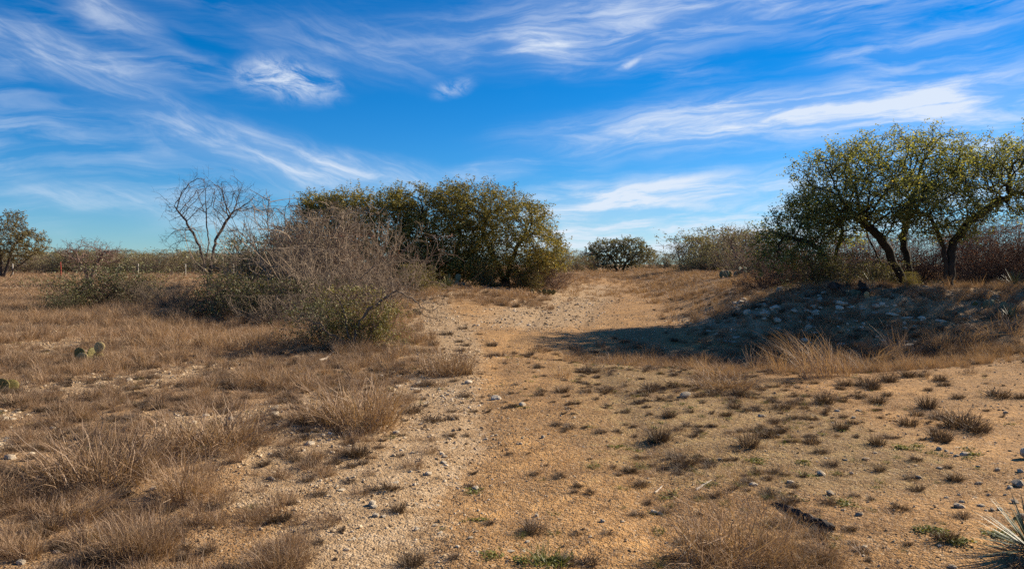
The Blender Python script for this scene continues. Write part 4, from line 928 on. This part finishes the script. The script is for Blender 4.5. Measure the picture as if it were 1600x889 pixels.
def wedge(rng, y0, y1, dens, lo=-.80, hi=.80, pad=2.5):
    """even points on the land in front of the camera between two distances"""
    n = int(((hi - lo) * (y1 ** 2 - y0 ** 2) / 2 + 2 * pad * (y1 - y0)) * dens)
    y = np.sqrt(rng.uniform(y0 ** 2, y1 ** 2, n)); x = rng.uniform(lo, hi, n) * y + rng.uniform(-pad, pad, n)
    return x, y

def cover():
    rng = np.random.default_rng(77)
    # --- near and middle grass
    P, I, Sc = [], [], []
    keys = ['straw0', 'straw1', 'straw2', 'grey0', 'grey1', 'grey2', 'tuft0', 'tuft1', 'tuft2', 'mat0', 'mat1', 'mat2', 'green0', 'sweep0', 'bunch0', 'bunch1']
    for y0, y1, dens in [(2.4, 7, 46), (7, 13, 34), (13, 22, 24), (22, 33, 15)]:
        x, y = wedge(rng, y0, y1, dens)
        m = grass_mask(x, y); cl = fnoise(x * 1.25, y * 1.25, 91, 2); bp = bare_patch(x, y)
        dens_ = m * np.maximum(sst(.33, .50, cl), .75 * sst(8, 12, y)) * (1 - (.92 - .4 * sst(10, 16, y)) * sst(.50, .59, bp) * (x < 0) * (y < 22))
        dens_ = np.maximum(dens_, m * .10)
        keep = rng.random(len(x)) < dens_; x, y, m = x[keep], y[keep], m[keep]; cl = cl[keep]
        kindn = fnoise(x * .35 + 3, y * .35, 55, 2) + rng.normal(size=len(x)) * .12
        strawy = .06 + .42 * sst(10, 17, y) * (x < 0) + .7 * np.exp(-((y - 13.2 - .10 * (x - 6)) / .9) ** 2) * (x > 2.6) + .25 * (x > 9) * (y > 13.5)
        onbank = (x > 3) & (y > 14.6) & (y < 21)
        u = rng.random(len(x)); st = kindn < .28 + .44 * strawy; st &= ~(onbank & (u < .8))
        i = np.where(st, rng.integers(0, 3, len(x)), np.where(u < .58, rng.integers(3, 6, len(x)), np.where(u < .80, rng.integers(6, 9, len(x)), rng.integers(9, 12, len(x)))))
        i = np.where((x > 11.5) & (y > 22.5) & (u < .5), 12, i)
        u2 = rng.random(len(x)); i = np.where((u2 < .05) & (x < 0), 13, i); i = np.where((u2 > .955) & (x < 0), rng.integers(14, 16, len(x)), i)
        s = rng.uniform(.4, 1.1, len(x)) * (.62 + .45 * sst(.4, .75, cl)) * (.78 + .3 * sst(9, 17, y)); s = np.where(i >= 13, s * .62, s); s = np.where(onbank, s * .95, s)
        P.append(np.stack([x, y, H(x, y)], -1)); I.append(i); Sc.append(np.stack([s, s, s * rng.uniform(.8, 1.15, len(x))], -1))
    # flat dead bits and tiny green blades on the open ground
    x, y = wedge(rng, 2.6, 16, 70); lit = .16 + .34 * np.exp(-((x - 2.4) / 1.9) ** 2); keep = (rng.random(len(x)) < lit * sst(.40, .62, fnoise(x * .9, y * .9, 12))) & (x > left_x(y) - .5)
    x, y = x[keep], y[keep]; s = rng.uniform(.25, .6, len(x)); i = rng.choice([9, 10, 11, 6, 7, 12], len(x), p=[.25, .25, .2, .12, .1, .08])
    s = np.where(np.isin(i, (6, 7, 12)), s * .6, s)
    P.append(np.stack([x, y, H(x, y)], -1)); I.append(i); Sc.append(np.stack([s, s, s * .7], -1))
    # low broken litter and stubs between the clumps of the grass land
    x, y = wedge(rng, 2.6, 15, 60, -.8, .1, 1.5); keep = (rng.random(len(x)) < .62 * sst(-.1, .5, left_x(y) - x) * (.3 + .7 * sst(.36, .54, fnoise(x * 1.9, y * 1.9, 67, 2)))); x, y = x[keep], y[keep]
    i = rng.choice([3, 4, 5, 6, 7, 8, 9, 10, 11, 12], len(x), p=[.1, .1, .1, .1, .1, .08, .14, .12, .12, .04]); s = rng.uniform(.25, .62, len(x))
    P.append(np.stack([x, y, H(x, y)], -1)); I.append(i); Sc.append(np.stack([s * 1.15, s * 1.15, s * .85], -1))
    # dead grass standing in the shaded hollow and up the foot of the bank
    x, y = wedge(rng, 13.2, 19.5, 24, .08, .62, .5); w = np.exp(-((((x - 6.0) / 4.2) ** 2 + ((y - 15.6) / 2.1) ** 2) ** 2)) + .35 * (y > 16) * (x > 5)
    keep = rng.random(len(x)) < w * (.25 + .75 * sst(.40, .55, fnoise(x * .9, y * .9, 65, 2))); x, y = x[keep], y[keep]
    i = rng.choice([0, 1, 2, 3, 4, 5, 6, 7], len(x), p=[.13, .13, .12, .16, .16, .14, .08, .08]); s = rng.uniform(.5, 1.05, len(x))
    P.append(np.stack([x, y, H(x, y)], -1)); I.append(i); Sc.append(np.stack([s, s, s * rng.uniform(.7, 1.0, len(x))], -1))
    # short dead turf along the worn green-brown strip
    x, y = wedge(rng, 3.2, 17, 150, -.2, .55, 1); w = np.exp(-((x - np.interp(y, [3, 6, 10, 15], [1.3, 1.9, 2.4, 3.4])) / np.interp(y, [3, 10, 15], [1.0, 1.6, 2.2])) ** 2)
    keep = rng.random(len(x)) < .45 * w * sst(.34, .6, fnoise(x * 1.7, y * 1.7, 61)); x, y = x[keep], y[keep]
    i = rng.choice([6, 7, 8, 9, 10, 11, 12], len(x), p=[.09, .09, .09, .2, .2, .2, .13]); s = rng.uniform(.2, .45, len(x))
    P.append(np.stack([x, y, H(x, y)], -1)); I.append(i); Sc.append(np.stack([s * 1.3, s * 1.3, s * .75], -1))
    # small crisp tussocks all over the open flat, in loose drifts
    x, y = wedge(rng, 3.2, 17, 9, -.3, .85, 1); keep = (x > left_x(y) + .3) & (rng.random(len(x)) < .05 + .28 * sst(.52, .7, fnoise(x * .8, y * .8, 63, 2)) * (x > 1)); x, y = x[keep], y[keep]
    s = rng.uniform(.3, .95, len(x)) ** 1.3; P.append(np.stack([x, y, H(x, y)], -1)); I.append(rng.integers(6, 9, len(x))); Sc.append(np.stack([s * 1.1, s * 1.1, s * .8], -1))
    scatter('dry_grass', 'dry straw and grey brown grass covering the open land', 'grass', np.concatenate(P), keys, np.concatenate(I), np.concatenate(Sc), .22, 1)
    # --- far grass
    P, I, Sc = [], [], []
    for y0, y1, dens, k in [(31, 48, 7, 1.0), (48, 80, 3.4, 1.25), (80, 135, 1.3, 1.7)]:
        x, y = wedge(rng, y0, y1, dens); m = grass_mask(x, y)
        keep = rng.random(len(x)) < np.maximum(.06, m) * sst(.30, .52, fnoise(x * .5, y * .5, 14, 2)); x, y = x[keep], y[keep]
        u = rng.random(len(x)) + .8 * (fnoise(x * .12, y * .12, 15) - .5); i = np.where(u < .58, rng.integers(0, 3, len(x)), rng.integers(3, 6, len(x)))
        i = np.where((x > 11) & (y < 34) & (rng.random(len(x)) < .4), 6, i)
        s = rng.uniform(.5, 1.0, len(x)) * k
        P.append(np.stack([x, y, H(x, y)], -1)); I.append(i); Sc.append(np.stack([s * 1.2, s * 1.2, s * .75], -1))
    scatter('field_grass', 'pale dry grass of the far field below the scrub', 'grass', np.concatenate(P), ['fstraw0', 'fstraw1', 'fstraw2', 'fgrey0', 'fgrey1', 'fgrey2', 'fgreen0'], np.concatenate(I), np.concatenate(Sc), .1, 2)
    # --- small green herbs
    x, y = wedge(rng, 3, 18, 14); w = .05 + .42 * np.exp(-((x - 2.3) / 1.8) ** 2) * sst(4.5, 6, y); keep = (rng.random(len(x)) < w * sst(.5, .66, fnoise(x * 1.4, y * 1.4, 18, 2)))
    x, y = x[keep], y[keep]
    ex = [G(px, py) for px, py in [(1410, 700), (1420, 702), (1428, 698), (1520, 710), (1449, 833), (1455, 832), (1461, 835), (1493, 846), (1498, 848), (1560, 840), (1570, 842), (1552, 836), (1265, 745), (1310, 742), (935, 728), (998, 730), (965, 700), (1180, 722), (1185, 724), (820, 876), (850, 878), (870, 880), (880, 876), (1330, 790), (1258, 722), (1115, 760), (1048, 776), (745, 770), (748, 815), (765, 870)]]
    ex = np.repeat(np.array(ex), 4, 0) + rng.normal(size=(len(ex) * 4, 2)) * .03
    x = np.concatenate([x, ex[:, 0]]); y = np.concatenate([y, ex[:, 1]]); s = rng.uniform(.5, 1.15, len(x))
    scatter('green_herbs', 'tiny yellow green herbs sprouting from the sandy soil', 'herbs', np.stack([x, y, H(x, y)], -1), ['herb0', 'herb1', 'herb2'], rng.integers(0, 3, len(x)), np.stack([s, s, s], -1), .1, 3)
    # --- gravel
    for v in range(5): B[f'peb{v}'] = stone_mesh('gravel_stone', 300 + v, M['pebble'], 1, flat=.6)
    for v in range(5, 8): B[f'peb{v}'] = stone_mesh('pale_gravel_stone', 300 + v, M['pebblepale'], 1, flat=.5)
    P, Sc, I = [], [], []
    for y0, y1, dens, smin, smax in [(2.6, 6.5, 900, .008, .034), (6.5, 11, 520, .012, .045), (11, 20, 200, .018, .06), (20, 36, 60, .03, .10)]:
        x, y = wedge(rng, y0, y1, dens, -.72, .72, 1.2)
        gm = grass_mask(x, y)
        verge = np.exp(-((x - left_x(y) - .25) / .65) ** 2) + 1.2 * np.exp(-((x - path_x(y) + .8) / 2.2) ** 2) * sst(17, 23, y) + sst(.50, .60, bare_patch(x, y)) * (x < left_x(y)) + .9 * sst(16.5, 18, y) * (1 - sst(23, 26, y)) * sst(3, 6, x)
        w = .30 + .70 * np.clip(verge, 0, 1); w = w * (.35 + .65 * sst(.4, .6, fnoise(x * 2.2, y * 2.2, 44, 2))) * (1 - .5 * gm * (verge < .3))
        keep = rng.random(len(x)) < w; x, y, vg = x[keep], y[keep], np.clip(verge[keep], 0, 1)
        pale = rng.random(len(x)) < .06 + .30 * vg; I.append(np.where(pale, rng.integers(5, 8, len(x)), rng.integers(0, 5, len(x))))
        s = (smin + (smax - smin) * rng.random(len(x)) ** 3.0) * (1 + .45 * vg)
        P.append(np.stack([x, y, H(x, y) - s * rng.uniform(.08, .32, len(x))], -1)); Sc.append(np.stack([s, s * rng.uniform(.7, 1.1, len(x)), s * rng.uniform(.6, 1.1, len(x))], -1))
    P = np.concatenate(P); Sc = np.concatenate(Sc)
    scatter('gravel', 'loose tan and pale gravel strewn over the ground', 'gravel', P, [f'peb{v}' for v in range(8)], np.concatenate(I), Sc, .25, 4)
cover()

# ------------------------------------------------------------------ counted tufts and bunches
def tufts():
    rng = random.Random(12)
    def put(px, py, wpx, key, name, lab, grp, nat, zs=1.0):
        x, y = G(px, py); s = wpx / FPX * y / nat * (rng.uniform(.7, 1.35) if grp else 1)
        o = obj(name, B[key], loc=(x, y, hz(x, y) - .005), rot=(0, 0, rng.random() * 6.3), scale=(s, s, s * zs * rng.uniform(.65, 1.2)))
        tag(o, lab, 'grass', grp)
    Z = lambda ox, oy, k, L: [(ox + a * k, oy + b * k, c * k) for a, b, c in L]
    flat = Z(1150, 420, .337, [(800, 500, 100), (870, 500, 95), (710, 525, 85), (610, 545, 110), (945, 520, 55), (750, 440, 55), (920, 410, 70), (890, 565, 55), (1030, 600, 95), (890, 645, 85), (840, 680, 75), (800, 730, 115), (1220, 595, 120), (1045, 735, 150), (1120, 755, 105), (940, 800, 85), (655, 815, 115), (485, 745, 90), (350, 805, 80), (215, 650, 130), (410, 625, 115), (490, 615, 65), (655, 620, 90), (500, 540, 90), (160, 620, 65), (230, 535, 60), (60, 825, 110), (120, 565, 55), (205, 760, 45), (500, 690, 45), (170, 710, 45), (1320, 600, 60), (30, 590, 70), (700, 590, 60), (610, 450, 60), (1060, 405, 50), (1150, 385, 60), (575, 600, 60)]) \
        + Z(780, 450, .281, [(1310, 670, 85), (700, 690, 60), (945, 715, 85), (890, 850, 125), (1060, 690, 50), (1200, 600, 80), (1130, 640, 40)]) + Z(1150, 640, .281, [(270, 530, 130), (480, 860, 220), (800, 340, 90), (420, 190, 90), (250, 130, 55), (1130, 160, 120)])
    for px, py, w in flat:
        put(px, py, w, f'tuft{rng.randrange(3)}', 'grass_tuft', 'dark dry grass tuft standing alone on the bare orange flat', 'dark tufts on the bare flat', .27, 1.15)
    verge = Z(400, 640, .28, [(1080, 150, 160), (1170, 150, 75), (905, 170, 65), (960, 240, 135), (800, 260, 95), (880, 330, 135), (630, 360, 95), (520, 410, 105), (410, 370, 95), (350, 480, 115), (180, 480, 170), (580, 480, 120), (380, 650, 240), (880, 865, 180), (320, 290, 75), (230, 270, 80), (560, 260, 200), (410, 230, 85), (490, 160, 100), (820, 145, 55), (1210, 365, 60), (1010, 385, 60), (650, 450, 120), (100, 380, 110), (290, 400, 100), (690, 215, 90), (730, 150, 80), (450, 300, 80), (980, 175, 60)]) \
        + Z(400, 450, .281, [(1130, 300, 95), (1310, 320, 95), (1150, 230, 100), (1060, 260, 95), (1240, 260, 85), (920, 360, 135), (1160, 605, 100), (1090, 690, 105), (1210, 690, 85), (990, 740, 170), (870, 690, 140), (820, 610, 85), (1330, 380, 85), (950, 540, 130), (1170, 480, 100), (1100, 520, 80), (680, 770, 80), (1020, 545, 90), (1250, 480, 60)])
    for px, py, w in verge:
        put(px, py, w, f'{rng.choice(["tuft", "tuft", "grey"])}{rng.randrange(3)}', 'grass_tuft', 'low grey brown grass tuft on the stony verge of the track', 'tufts on the stony verge', .36, .8)
    track = Z(780, 450, .281, [(220, 598, 110), (375, 668, 85), (350, 578, 100), (480, 582, 90), (780, 162, 55), (590, 107, 34), (65, 238, 45), (700, 302, 70), (30, 638, 50), (640, 280, 60), (370, 200, 24), (530, 470, 80), (460, 470, 90), (310, 370, 80), (690, 122, 26), (690, 410, 60), (520, 410, 60), (110, 95, 60), (220, 105, 30)]) + Z(780, 640, .28, [(890, 183, 145), (940, 48, 85), (1390, 212, 155), (1080, 342, 50), (540, 742, 150), (950, 652, 90), (1010, 742, 110), (710, 22, 60), (430, 700, 120), (600, 700, 100)])
    for px, py, w in track:
        put(px, py, w, f'{rng.choice(["tuft", "tuft", "mat"])}{rng.randrange(3)}', 'grass_tuft', 'small dry tuft growing in the worn sandy track', 'tufts in the track', .34)
    # larger plants with looks of their own
    one = [(1150, 880, 150, 'weed0', 'tall grey brown dead weed clump beside the rotten log', .50, .8), (1270, 886, 90, 'weed0', 'dark dead weed clump past the end of the rotten log', .50, .8),
           (565, 668, 150, 'bunch0', 'big golden bunchgrass with dark litter at its base on the gravel verge', .60, 1.0), (500, 655, 110, 'bunch1', 'grey bunchgrass next to the big golden bunchgrass', .62, 1.0),
           (700, 585, 95, 'bunch1', 'broad grey bunchgrass at the track edge below the leafless thorn tree', .62, .85), (622, 800, 34, 'tuft0', 'upright brown tuft growing from a heap of pale stones', .30, 1.5),
           (165, 750, 190, 'bunch1', 'wide spreading grey bunchgrass with dark stems, in the stony grass', .62, .9), (125, 815, 120, 'sweep0', 'swept over pale straw clump, blades combed one way', .60, .8),
           (215, 870, 120, 'bunch1', 'bleached stalky bunchgrass rising from dark green litter', .62, 1.0), (330, 700, 170, 'bunch1', 'large grey bunchgrass behind the swept over straw clump', .62, .8),
           (290, 780, 110, 'bunch0', 'olive tinged straw bunchgrass above a dark hollow', .60, .9), (40, 790, 90, 'bunch1', 'dark matted grey bunchgrass on gravel', .62, .6), (440, 885, 110, 'bunch1', 'grey brown bunchgrass on the near end of the gravel verge', .62, .9),
           (645, 884, 55, 'tuft1', 'dense dark tuft on near gravel with green shoots', .32, 1.2), (855, 885, 80, 'green0', 'green grass tuft in dead litter beside the sandy track', .22, 1.0),
           (1120, 588, 90, 'bunch0', 'golden bunchgrass on the rim beside the dark squat rock', .60, .6), (1130, 606, 110, 'bunch1', 'tan grass mound behind the dark squat rock', .62, .5), (880, 590, 50, 'straw1', 'pale straw tuft bent over in the middle of the track', .40, .6), (963, 553, 18, 'straw0', 'lone golden stalky tuft at the tip of the oak shade', .40, 1.3)]
    for px, py, w, key, lab, nat, zs in one: put(px, py, w, key, 'bunchgrass', lab, None, nat, zs)
    sw = [(1262, 592, 70), (1290, 590, 80), (1320, 588, 70), (1345, 580, 60), (1375, 570, 60), (1250, 575, 60), (1400, 560, 60), (1430, 556, 50), (1470, 548, 60), (1510, 540, 60), (1545, 532, 60), (1585, 524, 70), (1300, 572, 50), (1180, 580, 50), (1075, 575, 40), (1215, 582, 45)]
    for px, py, w in sw:
        put(px, py, w, 'sweep0', 'bunchgrass', 'tall golden grass clump bowed by wind along the rim of the shaded hollow', 'bowed grass on the hollow rim', .62, 1.0)
tufts()
